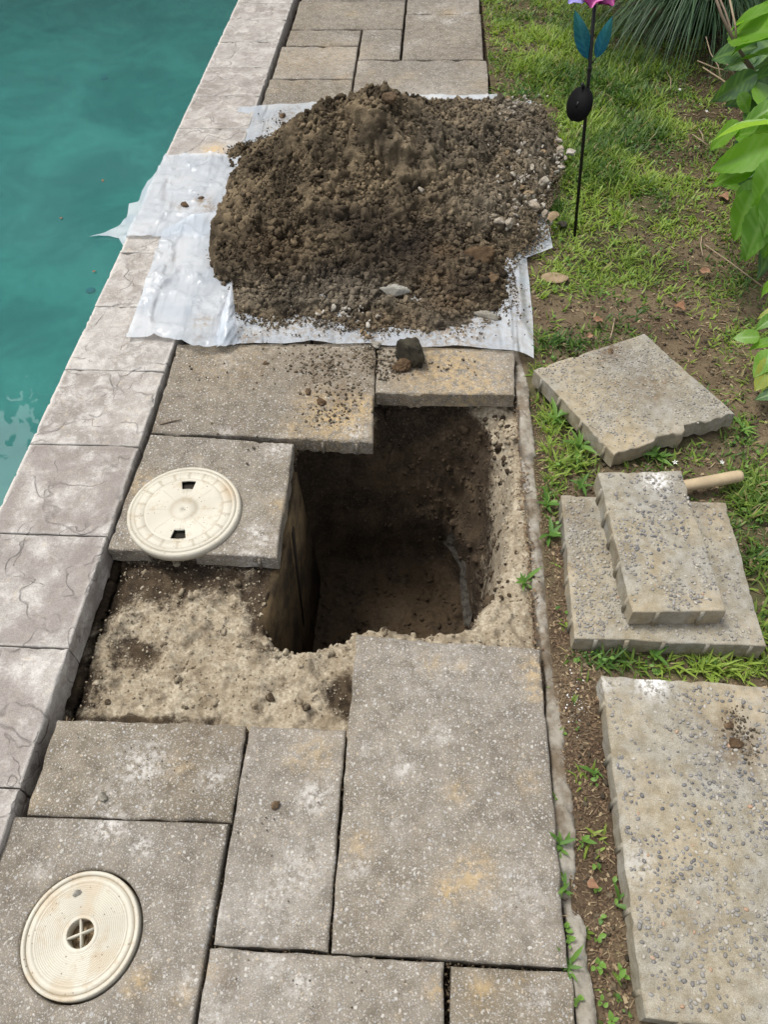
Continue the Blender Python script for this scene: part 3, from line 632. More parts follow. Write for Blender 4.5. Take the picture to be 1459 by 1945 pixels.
pave(PQ((284, 824), (557, 842), (525, 1058), (202, 1043)), 2, 0.0, edge=notch)
pave(PQ((719, 657), (978, 665), (978, 750), (713, 746)), 3, 0.002)
pave(PQ((108, 1366), (467, 1377), (440, 1560), (46, 1548)), 4, 0.0, wob=0.003)
pave(PQ((473, 1378), (656, 1385), (622, 1806), (403, 1793)), 5, -0.002)
pave(PQ((676, 1207), (1026, 1233), (1080, 1838), (628, 1809)), 6, 0.004)
pave([P(398, 1800, 0)[:2], P(845, 1829, 0)[:2], P(845, 1829, 0)[:2]-np.array((0, .40)), P(398, 1800, 0)[:2]-np.array((0, .39))], 8, 0)
pave([P(857, 1834, 0)[:2], P(1086, 1845, 0)[:2], P(1086, 1845, 0)[:2]-np.array((0, .40)), P(857, 1834, 0)[:2]-np.array((0, .40))], 9, 0)
for i, q in enumerate([(-34.0, -17.4, 190.5, 198.8), (-34.8, -17.4, 174, 190.0), (-35.3, -17.4, 157, 173.6), (-16.9, -7.8, 183.4, 199.0), (-7.2, 10.6, 183.4, 208.0), (-7.1, 10.4, 208.6, 228), (-33.8, -7.7, 199.4, 216.0), (-33.5, -7.7, 216.6, 233), (-7.1, 10.2, 228.6, 247), (-33.3, -7.7, 233.6, 250), (-33.0, -7.7, 250.6, 266), (-7.1, 10, 247.6, 266),
                       (-16.9, 11.3, 163, 182.8), (-35.6, -17.4, 127, 156.5), (-16.9, 11.7, 144, 162.5), (-35.8, -17.4, 107.5, 126.5), (-16.9, 12.1, 117, 143.5), (-16.9, 12.3, 90.3, 116.4), (-36.2, -17.4, 89.8, 107)]):
    pave(US(*q), 20+i, -0.001*(i % 3), sp=0.03)
# the slab that holds the round lid near the camera: square outside, round hole inside
def ring_slab(Q, cx, cy, r, ztop, th, seed):
    Q = np.asarray(Q); n = 240; ang = list(np.linspace(-math.pi, math.pi, n, endpoint=False))
    for q in Q: ang.append(math.atan2(q[1]-cy, q[0]-cx))
    ang = np.array(sorted(ang)); D = np.c_[np.cos(ang), np.sin(ang)]; out = []
    for d in D:
        best = 1e9
        for i in range(4):
            a, b = Q[i], Q[(i+1) % 4]; e = b-a; den = d[0]*e[1]-d[1]*e[0]
            if abs(den) < 1e-12: continue
            t = ((a[0]-cx)*e[1]-(a[1]-cy)*e[0])/den; s = ((a[0]-cx)*d[1]-(a[1]-cy)*d[0])/den
            if t > 0 and -1e-6 <= s <= 1+1e-6: best = min(best, t)
        out.append(best)
    out = np.array(out); T = np.r_[0, 0.012, 0.03, np.linspace(0.05, 0.95, 26), 0.975, 0.99, 1]
    V, F = [], []; N = len(ang)
    for t in T:
        rr = r+(out-r)*t; x = cx+D[:, 0]*rr; y = cy+D[:, 1]*rr
        de = np.minimum((out-rr), 1)*1.0; di = rr-r; drop = 0.0045*(np.clip(1-de/0.006, 0, 1)**2+np.clip(1-di/0.005, 0, 1)**2)
        V.append(np.c_[x, y, ztop-drop+0.0012*fbm(x*14+seed, y*14, 0, 4)])
    rows = len(T)
    for t, k in ((0.5, 0), (1, 0)):
        v = V[rows-1].copy(); v[:, 2] -= th*t; V.append(v)
    v = V[0].copy(); v[:, 2] -= th; V.insert(0, v); rows += 3
    V = np.concatenate(V); j = np.roll(np.arange(N), -1); i = np.arange(N)
    for k in range(rows-1): F.append(np.stack([k*N+i, (k+1)*N+i, (k+1)*N+j, k*N+j], 1))
    o = mk('paving_slab', V, np.concatenate(F)[:, ::-1], M_SLAB, pav, True, {a: spots(V, STAINS[a]) for a in STAINS}); auto_smooth(o, 55)
ncx, ncy, nR = -0.5745, 0.2190, 0.1015
q1, q2 = P(24, 1550, 0)[:2], P(434, 1564, 0)[:2]
ring_slab([q1, q2, (q2[0]-0.006, -0.02), (q1[0]-0.02, -0.02)], ncx, ncy, nR+0.004, 0.0, TH, 7)
# spacer ribs on the exposed front faces
def rib(name, p, w, d, z0, z1, parent, mat, ang=0.0):
    V, F = box(-w/2, w/2, -d, 0.004, z0, z1); V[4:, 1] = V[4:, 1]+0.0012
    V[[0, 4], 0] += w*.12; V[[1, 5], 0] -= w*.12
    c, s = math.cos(ang), math.sin(ang); V = np.c_[V[:, 0]*c-V[:, 1]*s+p[0], V[:, 0]*s+V[:, 1]*c+p[1], V[:, 2]]
    n = len(V); z = np.zeros(n); return mk(name, V, F, mat, parent, False, {'ochre': z, 'pale': z, 'dirt': z})
for a, b in ((612, 849), (677, 852)): rib('spacer_rib', P(a, b-13, 0)[:2]-np.array((0, 0.001)), 0.009, 0.005, -0.046, -0.010, pav, M_SLAB)
rib('spacer_rib', (P(490, 1057, 0)[:2]), 0.008, 0.004, -0.046, -0.012, pav, M_SLAB)

# ------------------------------------------------------------------ buried skimmer box wall seen in the hole
M_BOARD = rock_mat('dirty_fibre_board', (0.030, 0.022, 0.013), (0.125, 0.090, 0.048), 8)
sk = empty('buried_box', (-0.42, 1.2, -0.06), label='dirt stained tan box wall at the left side of the hole, under the lid slab', cat='box')
def board(name, pts, thick, mat):
    P3 = np.array(pts, float); Q3 = P3.copy(); Q3[:, 0] -= thick; n = len(P3); i = np.arange(n); j = (i+1) % n
    V = np.r_[P3, Q3]-np.array((-0.42, 1.2, -0.06)); return mk(name, V, [np.array([list(range(n))]), np.array([list(range(n, 2*n))[::-1]]), np.stack([i, i+n, j+n, j], 1)], mat, sk)
board('board', [(-.336, 1.335, -.053), (-.322, 1.36, -.64), (-.322, 1.02, -.64), (-.336, 1.10, -.053)], 0.03, M_BOARD)
board('board', [(-.332, 1.14, -.055), (-.326, 1.055, -.36), (-.326, 0.955, -.63), (-.338, 0.83, -.63), (-.350, 0.87, -.058)], 0.02, M_BOARD)
board('gap_strip', [(-.331, 1.19, -.10), (-.326, 1.095, -.42), (-.324, 1.075, -.42), (-.329, 1.165, -.10)], 0.008, plain('dark_gap', (0.025, 0.018, 0.012), 0.8))  # dark strip standing for the shaded gap between the two boards

# near-black box: shade of the void under the lid slab, put in its colour
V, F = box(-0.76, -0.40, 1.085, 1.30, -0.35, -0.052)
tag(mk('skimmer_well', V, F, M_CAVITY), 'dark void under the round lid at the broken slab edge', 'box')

# ------------------------------------------------------------------ lids
def cream():
    m = Mat('cream_plastic'); a = m.noise(9, 5, 0.6); f = m.noise(240, 4, 0.7)
    c = m.mix(m.ramp(a, 0.3, 0.7), (0.45, 0.42, 0.345), (0.55, 0.525, 0.44)); c = m.mix(m.math('MULTIPLY', m.ramp(m.noise(35, 5, 0.75), 0.50, 0.70), 0.6), c, (0.37, 0.29, 0.19))
    c = m.mix(m.math('MULTIPLY', m.ramp(m.vor(75), 0.14, 0.07), 0.8), c, (0.12, 0.07, 0.045))
    c = m.mix(m.math('MULTIPLY', m.attr('grime'), 0.7), c, (0.42, 0.30, 0.17)); c = m.mix(m.math('MULTIPLY', m.attr('groove_dirt_shade'), 0.8), c, (0.26, 0.21, 0.14))
    return m.finish(c, 0.5, m.bump(f, 0.15, 0.0006), 0.35)
M_CREAM = cream(); M_PAD = plain('light_cream_plastic', (.70, .67, .58), .5, var=.08)
def polar(R, prof, n=144, hole=None, groove_dirt_shade=None):
    """disc with radial profile [(r/R, z)], optional face removal test hole(r, a)"""
    a = np.linspace(-math.pi, math.pi, n, endpoint=False); V = []
    for r, z in prof: V.append(np.c_[r*R*np.cos(a), r*R*np.sin(a), np.full(n, z)])
    F = []
    for k in range(len(prof)-1):
        rm = (prof[k][0]+prof[k+1][0])/2
        for i in range(n):
            j = (i+1) % n
            if hole and hole(rm, a[i]+math.pi/n): continue
            F.append((k*n+i, k*n+j, (k+1)*n+j, (k+1)*n+i))
    V = np.concatenate(V); return V, np.array(F)
# far lid with two slots (rests on the slab, proud)
L1 = empty('access_lid', (lcx-0.004, lcy+0.006, 0.001), rot=(0, 0, math.radians(0)), label='round cream plastic lid with two dark slots and raised pads, next to the hole', cat='lid')
sl_a = [math.radians(93), math.radians(-87)]
def slot(r, a):
    for s in sl_a:
        d = (a-s+math.pi) % (2*math.pi)-math.pi
        if 0.47 < r < 0.66 and abs(d)*0.57 < 0.115: return True
    return False
prof = [(0.0001, .0080), (.10, .0080), (.205, .0080), (.215, .0072), (.30, .0072), (.38, .0072), (.47, .0072), (.50, .0072), (.56, .0072), (.60, .0072), (.66, .0072), (.70, .0072), (.715, .0066), (.73, .0080), (.855, .0080), (.87, .0066), (.885, .0076), (.935, .0076), (.945, .0056), (.96, .0076), (.985, .0070), (.995, .0050), (1.0, .002), (1.0, -.010)]
prof = [(a, b+0.0025) for a, b in prof]
V, F = polar(lR, prof, 288, slot)
ang = np.arctan2(V[:, 1], V[:, 0]); rr = np.hypot(V[:, 0], V[:, 1])/lR
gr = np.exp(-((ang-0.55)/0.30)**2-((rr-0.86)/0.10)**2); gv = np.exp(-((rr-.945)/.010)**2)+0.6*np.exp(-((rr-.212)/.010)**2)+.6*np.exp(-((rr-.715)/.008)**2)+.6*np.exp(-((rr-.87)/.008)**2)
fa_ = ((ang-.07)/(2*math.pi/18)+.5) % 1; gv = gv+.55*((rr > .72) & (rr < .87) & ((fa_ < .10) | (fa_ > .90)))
fb_ = ((ang-math.radians(93))/(2*math.pi/8)+.5) % 1; gv = gv+.35*((rr > .22) & (rr < .66) & (np.abs(fb_-.5) < .035))  # shade painted in beside the ribs and, with grime, between the pads
o = mk('lid_disc', V, F, M_CREAM, L1, False, {'grime': gr, 'groove_dirt_shade': np.clip(gv, 0, 1)}); md = o.modifiers.new('thickness', 'SOLIDIFY'); md.thickness = 0.004; md.offset = -1
def wedge(r0, r1, a0, a1, z0, z1, n=6):
    V = []
    for z in (z0, z1):
        for r in (r0, r1):
            for a in np.linspace(a0, a1, n): V.append((r*math.cos(a), r*math.sin(a), z))
    F = []; q = lambda l, m, k: l*2*n+m*n+k
    for k in range(n-1):
        F += [(q(1, 0, k), q(1, 1, k), q(1, 1, k+1), q(1, 0, k+1)), (q(0, 1, k), q(1, 1, k)+0, q(1, 1, k+1), q(0, 1, k+1)), (q(0, 0, k), q(0, 0, k+1), q(1, 0, k+1), q(1, 0, k))]
    F += [(q(0, 0, 0), q(1, 0, 0), q(1, 1, 0), q(0, 1, 0)), (q(0, 0, n-1), q(0, 1, n-1), q(1, 1, n-1), q(1, 0, n-1))]
    return np.array(V), np.array(F)
def zero_at(V): return {'grime': np.zeros(len(V)), 'groove_dirt_shade': np.zeros(len(V))}
wv, wf = wedge(.735*lR, .85*lR, -0.135, 0.135, .0100, .0132); wm = mesh_data('raised_pad', wv, wf, M_PAD)
for k in range(18): link('raised_pad', wm, L1, rot=(0, 0, 2*math.pi*k/18+0.07))
rv, rf = box(.225*lR, .62*lR, -.0016, .0016, .0090, .0114); rm_ = mesh_data('rib', rv, rf, M_PAD)
rv, rf = box(.225*lR, .44*lR, -.0016, .0016, .0090, .0114); rms = mesh_data('rib', rv, rf, M_PAD)
for k in range(8): link('rib', rms if k % 4 == 0 else rm_, L1, rot=(0, 0, math.radians(93+45*k)))
for s in (100, -80):
    a = math.radians(s); V, F = disc(.0042, .0090, .0118, 16, .905*lR*math.cos(a), .905*lR*math.sin(a)); mk('screw', V, F, M_TWIG, L1)
V, F = disc(.120, -.004, .0020, 64); mk('collar', V, F, M_CAVITY, L1)
# near lid, flush, concentric grooves, cross in the middle
L2 = empty('access_lid', (ncx, ncy, 0.001), label='round cream plastic lid with fine rings and a cross grille, in the nearest slab', cat='lid')
hr = 0.232; prof = [(hr, -.028), (hr, .0040), (hr+.012, .0045)]
for k in range(15):
    r = .30+.032*k; prof += [(r, .0045), (r+.008, .0033), (r+.016, .0045)]
prof += [(.795, .0045), (.80, .0033), (.81, .0048), (.905, .0048), (.915, .0020), (.925, .0020), (.932, .0060), (.985, .0060), (1.0, .0045), (1.0, -.02)]
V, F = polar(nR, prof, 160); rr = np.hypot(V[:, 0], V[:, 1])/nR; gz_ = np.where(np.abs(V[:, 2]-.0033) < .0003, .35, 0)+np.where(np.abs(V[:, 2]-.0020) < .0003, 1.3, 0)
mk('lid_disc', V, F, M_CREAM, L2, False, {'grime': 0.5*smooth((fbm(V[:, 0]*25, V[:, 1]*25, 2, 3)-0.1)/0.6), 'groove_dirt_shade': np.clip(gz_, 0, 1)})
V, F = disc(hr*nR, -.03, -.022, 32); mk('hole_floor', V, F, M_TANROCK, L2)
for a in (24, 107):
    V, F = box(-hr*nR, hr*nR, -.0016, .0016, -.010, .0035 if a == 24 else .0033); V[:, 2] += 0.0
    mk('cross_bar', V, F, M_CREAM, L2, False, zero_at(V), rot=(0, 0, math.radians(a)))
T = [lump(1, 60+k, .35) for k in range(4)]
pp = np.c_[rng.normal(0, .008, 22), rng.normal(-.004, .008, 22), np.full(22, -.020)]
V, F, A = scatter(T, pp, rng.uniform(.0015, .004, 22)); tag(mk('hole_litter', V, F, M_LITTER, L2, False, A), kind='stuff')

# ------------------------------------------------------------------ concrete edging strip
kpts = [P(x, y, -.01)[:2] for x, y in [(985, 640), (992, 720), (1006, 860), (1022, 1040), (1045, 1230), (1060, 1400), (1078, 1620), (1112, 1900)]]+[np.array((0.297, 0.0))]
kpts = np.array(kpts); kd = np.arange(0, 1, 1/420.0); seg = np.r_[0, np.cumsum(np.hypot(*np.diff(kpts, axis=0).T))]; seg /= seg[-1]
kx = np.interp(kd, seg, kpts[:, 0]); ky = np.interp(kd, seg, kpts[:, 1]); kx += 0.004*fbm(ky*9, 0*ky, 1, 3)
secs = [(-.014, -.12), (-.0145, -.06), (-.0142, -.03), (-.0138, -.0195), (-.012, -.0175), (-.004, -.0170), (.003, -.0172), (.009, -.0185), (.014, -.0205), (.020, -.026), (.024, -.05), (.028, -.12)]
kV = np.array([[(x+sx*(1+.22*noise(y*20, 3, 0)), y, sz+(0.0052*fbm(y*44+sx*60, sx*150, 0, 5, .7) if sz > -.05 else 0)-0.018*smooth((fbm(y*6, 0, 7, 2)-0.05)/0.3)*(sz > -.05)) for sx, sz in secs] for x, y in zip(kx, ky)])
n, m_ = kV.shape[:2]; kV = kV.reshape(-1, 3)
def edging_mat():
    m = Mat('weathered_edging'); a = m.noise(12, 6, 0.7); c = m.mix(m.ramp(a, 0.38, 0.6), (0.155, 0.122, 0.085), (0.30, 0.275, 0.23)); b = m.noise(26, 6, 0.75)
    c = m.mix(m.math('MULTIPLY', m.ramp(b, 0.52, 0.75), .8), c, (0.44, 0.42, 0.38)); f = m.noise(300, 4, .7); c = m.mix(m.math('MULTIPLY', m.ramp(m.vor(130), .2, .08), .5), c, (0.10, 0.08, 0.06))
    return m.finish(c, 0.92, m.bump(f, 0.6, 0.002), 0.2)
tag(mk('edging_strip', kV, grid_faces(n, m_), edging_mat(), None, True), 'thin rough concrete edging strip between the slabs and the soil', 'edging')

# ------------------------------------------------------------------ lifted slabs lying pebble side up
PEBT = [(lump(1, 80+k, .10, .8)[0]*np.array((1, .68, .55)), ICO[1][1]) for k in range(6)]
def loose(label, Q, z, th, dens, seed, zc=None, edge=None, dusty=0.0, clump=None, size=(.0032, .0052), ribs=4, wob=0.002):
    Q = np.asarray(Q, float)[:, :2]; TL, TR, BR, BL = Q; c0 = np.array((*Q.mean(0), z-th))
    t = empty('lifted_slab', c0, label=label, cat='slab')
    V, F = slab_geo(Q, z, th, sp=0.011, rd=0.0035, amp=0.0012, seed=seed, zc=zc, edge=edge, wob=wob)
    o = mk('slab_body', V-c0, F, M_CEM, t, True, {a: spots(V, STAINS[a]) for a in STAINS}); auto_smooth(o, 45)
    o.data.update()
    n = dens; u, v = rng.random(n*4), rng.random(n*4)
    Lx, Ly = np.hypot(*(TR-TL)), np.hypot(*(TL-BL)); u = .02+.96*u; v = .02+.96*v
    xy = ((1-u)[:, None]*((1-v)[:, None]*BL+v[:, None]*TL)+u[:, None]*((1-v)[:, None]*BR+v[:, None]*TR))
    pr = 0.5+0.75*fbm(xy[:, 0]*11+seed, xy[:, 1]*11, 0, 3)
    if clump: pr = pr*clump(u, v)
    if edge is not None: pr = pr*np.array([v_*Ly > edge(u_*Lx)+.01 for u_, v_ in zip(u, v)])
    k = np.where(rng.random(len(u)) < np.clip(pr, 0.06, 1))[0]
    # keep apart so that pebbles do not sink into one another
    cell = {}; keep = []
    for i in k:
        g_ = (int(xy[i, 0]/.0085), int(xy[i, 1]/.0085)); ok = True
        for a in (-1, 0, 1):
            for b in (-1, 0, 1):
                for j in cell.get((g_[0]+a, g_[1]+b), ()):
                    if np.hypot(*(xy[i]-xy[j])) < .0058: ok = False
        if ok: cell.setdefault(g_, []).append(i); keep.append(i)
        if len(keep) >= n: break
    xy, u, v = xy[keep], u[keep], v[keep]
    zz = z+0.0012*fbm(xy[:, 0]*14+seed, xy[:, 1]*14, 0, 4)
    if zc is not None: zz = zz+(1-u)*(v*zc[0]+(1-v)*zc[3])+u*(v*zc[1]+(1-v)*zc[2])
    s = rng.uniform(size[0]*.6, size[1]*1.05, len(xy)); pos = np.c_[xy, zz+s*0.26*rng.uniform(-.6, 1.2, len(xy))]
    V, F, A = scatter(PEBT, pos-c0, s, rand_rot(len(xy), 0.25)); A['dusty'] = np.clip(dusty*.8+0.25*fbm(V[:, 0]*9+seed, V[:, 1]*9, 0, 2), 0, .85)
    tag(mk('pebbles', V, F, M_PEB, t, True, A), kind='stuff')
    # cast spacer ribs on the visible sides
    def side(a, b, cnt, za, zb):
        d = b-a; ang = math.atan2(d[1], d[0])
        for i in range(cnt):
            f = (i+.5)/cnt+0.03*math.sin(i*5+seed); p = a+d*f; zt = z+za*(1-f)+zb*f
            V, F = box(-.006, .006, -.0055, .004, zt-th+.003, zt-.004); V[[0, 4], 0] += .0025; V[[1, 5], 0] -= .0025; V[[4, 5], 1] += .003
            cs, sn = math.cos(ang), math.sin(ang); V = np.c_[V[:, 0]*cs-V[:, 1]*sn+p[0], V[:, 0]*sn+V[:, 1]*cs+p[1], V[:, 2]]-c0
            zr = np.zeros(len(V)); mk('spacer_rib', V, F, M_CEM, t, False, {'ochre': zr, 'pale': zr, 'dirt': zr})
    zc_ = zc or (0, 0, 0, 0)
    if edge is None: side(BL, BR, ribs[0], zc_[3], zc_[2])
    side(TL, BL, ribs[1], zc_[0], zc_[3])
    return t
STAINS.update(ochre=[(1060, 690, 50, .8), (1200, 840, 60, .8), (1100, 760, 60, .5), (1300, 820, 40, .5), (1080, 1100, 40, .8), (1110, 1190, 50, .6), (1360, 980, 50, .5), (1430, 1200, 40, .4), (1220, 1150, 30, .5), (1340, 1150, 50, .7), (1250, 1080, 30, .4), (1190, 1330, 50, .4), (1420, 1340, 80, .7), (1210, 1500, 60, .5), (1420, 1420, 60, .5), (1250, 1700, 70, .4), (1300, 1620, 60, .5), (1190, 890, 30, .3)],
              pale=[(1247, 912, 22, 1), (1238, 1295, 28, 1), (1150, 1300, 20, .4), (1215, 1640, 30, .3)],
              dirt=[(1160, 668, 38, 1), (1230, 735, 60, .7), (1140, 700, 40, .4), (1090, 980, 35, .8), (1085, 1060, 30, .6), (1170, 1050, 30, .5), (1345, 960, 40, .5), (1395, 1420, 50, 1), (1330, 1360, 30, .4), (1385, 1370, 30, .8), (1320, 1750, 30, .4), (1180, 1430, 15, .5), (1260, 960, 20, .2), (1350, 1745, 20, .4)])
def br1(x):   # broken front edge of the tilted slab (x along BL->BR)
    f = x/0.358
    base = 0.004*math.sin(x*60)+0.003*math.sin(x*151)
    if f > 0.56: base += 0.020*min(1, (f-0.56)/0.05)*(1-0.75*max(0, (f-.62)/.38))
    elif f > 0.3: base += 0.010*math.sin((f-.3)/.26*3.14)
    return max(0, base)
R1 = [P(1015, 700, .035), P(1225, 632, .045), P(1402, 787, .045), P(1168, 862, .035)]
R1 = np.array(R1)[:, :2]
R1 = [R1[0], R1[1], R1[2], R1[3]]
# TL,TR,BR,BL order: back-left, back-right, front-right, front-left
loose('pale square slab with a broken front edge, lying skewed on the soil by the bush', R1, 0.03, .05, 1400, 31, zc=(0.002, 0.012, 0.012, 0.002), edge=br1, dusty=.45, clump=lambda u, v: np.where((u > .1), 1.0, .4), size=(.0026, .0042), ribs=(3, 4))
R2 = [P(1067, 940, .03), P(1380, 955, .03), P(1456, 1226, .03), P(1092, 1212, .03)]
loose('pebbly square slab lying flat in the grass under a smaller slab', R2, 0.03, .055, 1700, 32, dusty=.45, clump=lambda u, v: np.where(u < .32, 1.6, .35)+np.where(v < .12, .5, 0), ribs=(5, 4))
R3 = [P(1137, 897, .088), P(1295, 893, .088), P(1381, 1160, .088), P(1202, 1161, .088)]
loose('narrow grey slab resting on top of the pebbly square slab', R3, 0.088, .055, 620, 33, dusty=.22, clump=lambda u, v: 0.5+1.0*(v < .25)+.5*(u < .2)+.4*(u > .8), ribs=(2, 5), size=(.0034, .0052))
R4a, R4b, R4c = P(1143, 1283, .035), P(1462, 1303, .035), P(1228, 1935, .035)
R4d = R4c+(R4b-R4a)*1.0; dx = (R4b-R4a); dx = dx/np.linalg.norm(dx[:2])*0.40
loose('large pebbled slab at the lower right corner of the picture', [R4a, R4a+dx, R4c+dx, R4c], 0.035, .055, 2000, 34, dusty=.2, size=(.0034, .0052), ribs=(4, 6), wob=.0028, clump=lambda u, v: 0.55+0*u)

# wooden handle
a, b = P(1255, 932, .012), P(1411, 903, .012); hd = b-a
pts = [a+hd*t for t in (0, .3, .6, .85, .95, .985, 1)]; V, F = tube(pts, [.0145, .0150, .0155, .0155, .0150, .0130, .006], 14)
tag(mk('wooden_handle', V-a, F, M_WOOD, None, True, loc=a), 'pale round wooden tool handle sticking out behind the two stacked slabs', 'tool handle')

# ------------------------------------------------------------------ plastic sheets
def plastic_mat():
    m = Mat('white_film'); mp = m.n('ShaderNodeMapping'); mp.inputs['Rotation'].default_value = (0, 0, .5); mp.inputs['Scale'].default_value = (1, .28, 1); m.l(m.co, mp.inputs['Vector'])
    n1 = m.noise(7, 2, 0.5, co=mp.outputs[0], dist=1.2)
    mp2 = m.n('ShaderNodeMapping'); mp2.inputs['Rotation'].default_value = (0, 0, -1.0); mp2.inputs['Scale'].default_value = (1, .22, 1); m.l(m.co, mp2.inputs['Vector'])
    n2 = m.noise(16, 2, .5, co=mp2.outputs[0], dist=.8)
    h = m.math('ADD', m.math('MULTIPLY', n1, 1.0), m.math('MULTIPLY', n2, .35))
    nb = m.bump(h, 0.9, 0.05)
    c = m.mix(m.ramp(m.noise(8, 5), 0.35, 0.65), (0.62, 0.68, 0.75), (0.76, 0.80, 0.84))
    c = m.mix(m.math('MULTIPLY', m.attr('dirt'), m.ramp(m.noise(60, 6, .75), 0.42, 0.60)), c, (0.42, 0.31, 0.19))
    b = m.n('ShaderNodeBsdfPrincipled'); m.l(c, b.inputs['Base Color']); b.inputs['Roughness'].default_value = 0.22; b.inputs['Specular IOR Level'].default_value = 0.5; m.l(nb, b.inputs['Normal'])
    tl = m.n('ShaderNodeBsdfTranslucent'); m.l(c, tl.inputs[0]); tp = m.n('ShaderNodeBsdfTransparent')
    a = m.n('ShaderNodeMixShader'); a.inputs[0].default_value = .22; m.l(b.outputs[0], a.inputs[1]); m.l(tl.outputs[0], a.inputs[2])
    d = m.n('ShaderNodeMixShader'); d.inputs[0].default_value = .34; m.l(a.outputs[0], d.inputs[1]); m.l(tp.outputs[0], d.inputs[2]); m.l(d.outputs[0], m.out.inputs[0]); return m.m
M_FILM = plastic_mat()
def pile_outline():
    px = [(392, 485), (400, 540), (425, 575), (440, 592), (480, 600), (520, 612), (560, 600), (600, 603), (650, 618), (700, 628), (760, 622), (820, 634), (870, 628), (905, 612), (950, 590), (965, 560), (955, 520), (968, 492), (1000, 470), (1030, 442), (1015, 415), (1040, 372), (1050, 335), (1070, 300), (1060, 262), (1035, 225), (1008, 200)]
    o = [P(a, b, .012)[:2] for a, b in px]
    o += [np.array(p) for p in [(0.36, 3.26), (0.1, 3.30), (-0.2, 3.28), (-0.35, 3.16), (-0.45, 3.0)]]
    o += [P(a, b, .012)[:2] for a, b in [(560, 262), (520, 262), (475, 275), (430, 292), (445, 330), (420, 390), (402, 430)]]
    return np.array(o)
PO = pile_outline()
def hang_z(x, y):
    d = lx_at(y)+.004-x
    return float(np.where(d > 0, np.maximum(.019-.010*smooth(d/.02)-1.5*d, WZ+.006), .019))
def film(name, px, z, label, zf=None, sp=.012, dirt=(), amp=.004, seed=0):
    out = []
    for p in px:
        if len(p) == 2: out.append(P(p[0], p[1], z)[:2]); continue
        q = z                                     # hanging part: settle the point on the falling surface
        for _ in range(30):
            w_ = P(p[0], p[1], q); q = .5*q+.5*hang_z(w_[0], w_[1])
        out.append(P(p[0], p[1], q)[:2])
    v2, f = fill_poly(out, sp); x, y = v2[:, 0], v2[:, 1]
    fold = np.abs(fbm(x*9+seed, y*6+seed, 1, 3)); crs = np.abs(fbm(x*4+y*14+seed*2, y*3-x*10, 2, 3))
    zz = z+amp*(0.3+1.2*(1-np.minimum(1, fold*3))**2+0.9*(1-np.minimum(1, crs*3))**2)+0.006*np.abs(noise((x+y*.5)*7, (y-x*.4)*2.2, seed))
    V = np.c_[x, y, zz]
    if zf: V = zf(V)
    return tag(mk(name, V, f, M_FILM, None, True, {'dirt': spots(V, dirt)}), label, 'plastic sheet')
base_px = [(430, 207), (480, 204), (540, 199), (600, 196), (660, 190), (760, 180), (880, 183), (955, 180), (975, 186), (1012, 183), (1006, 205), (1030, 225), (1062, 270), (1074, 300), (1058, 325), (1036, 365), (1040, 405), (1052, 463), (1030, 470), (1002, 482), (1006, 520), (1014, 600), (1016, 672), (985, 668), (930, 664), (870, 659), (800, 662), (740, 658), (700, 652), (640, 655), (590, 650), (540, 654), (480, 652), (455, 655), (428, 658), (400, 520), (410, 400), (428, 300)]
DS = [(470, 640, 30, .8), (520, 630, 30, .7), (600, 625, 60, .7), (700, 640, 40, .8), (560, 600, 60, .9), (900, 645, 60, .6), (980, 650, 40, .3), (850, 620, 90, 1), (980, 560, 30, .6), (990, 600, 30, .6), (540, 230, 30, .7), (520, 250, 40, .5), (560, 215, 40, .6), (480, 230, 20, .4), (1040, 400, 15, .4), (1000, 500, 20, .5)]
def drape(V):       # droops onto the lower soil beyond the patio edge
    V = V.copy(); V[:, 2] -= 0.020*smooth((V[:, 0]-0.26)/0.06); return V
film('plastic_sheet', base_px, .009, 'wide white plastic sheet spread under the dirt pile', drape, .016, DS, .003, 1)
def hang(V):       # falls over the coping edge to just above the water
    V = V.copy(); d = lx_at(V[:, 1])+0.004-V[:, 0]
    V[:, 2] = np.where(d > 0, np.maximum(V[:, 2]-d*1.5-0.010*smooth(d/.02), WZ+.006+.004*noise(V[:, 0]*40, V[:, 1]*40, 0)), V[:, 2]); return V
left_px = [(318, 296), (360, 293), (425, 294), (470, 300), (470, 380), (470, 455), (380, 452), (305, 451), (240, 451), (225, 452, 1), (205, 449, 1), (188, 448, 1), (168, 450, 1), (190, 445, 1), (205, 438, 1), (222, 432, 1), (240, 412, 1), (245, 388, 1), (262, 384, 1), (270, 362, 1), (280, 345, 1), (290, 335, 1), (300, 322, 1)]
film('plastic_sheet', left_px, .019, 'crumpled white plastic sheet hanging over the coping into the water', hang, .010, [(385, 380, 18, 1), (395, 395, 22, .8), (345, 390, 14, .7), (370, 425, 18, .7), (400, 420, 14, .9)], .007, 2)
low_px = [(310, 440), (360, 415), (412, 405), (430, 470), (440, 560), (428, 655), (400, 660), (372, 661), (352, 652), (322, 645), (288, 641), (240, 643), (252, 610), (272, 560), (290, 500)]
film('plastic_sheet', low_px, .024, 'folded white plastic sheet lying across coping and slab below the pile', None, .010, [(385, 610, 18, .8), (380, 640, 18, .5), (330, 490, 8, .5)], .010, 3)
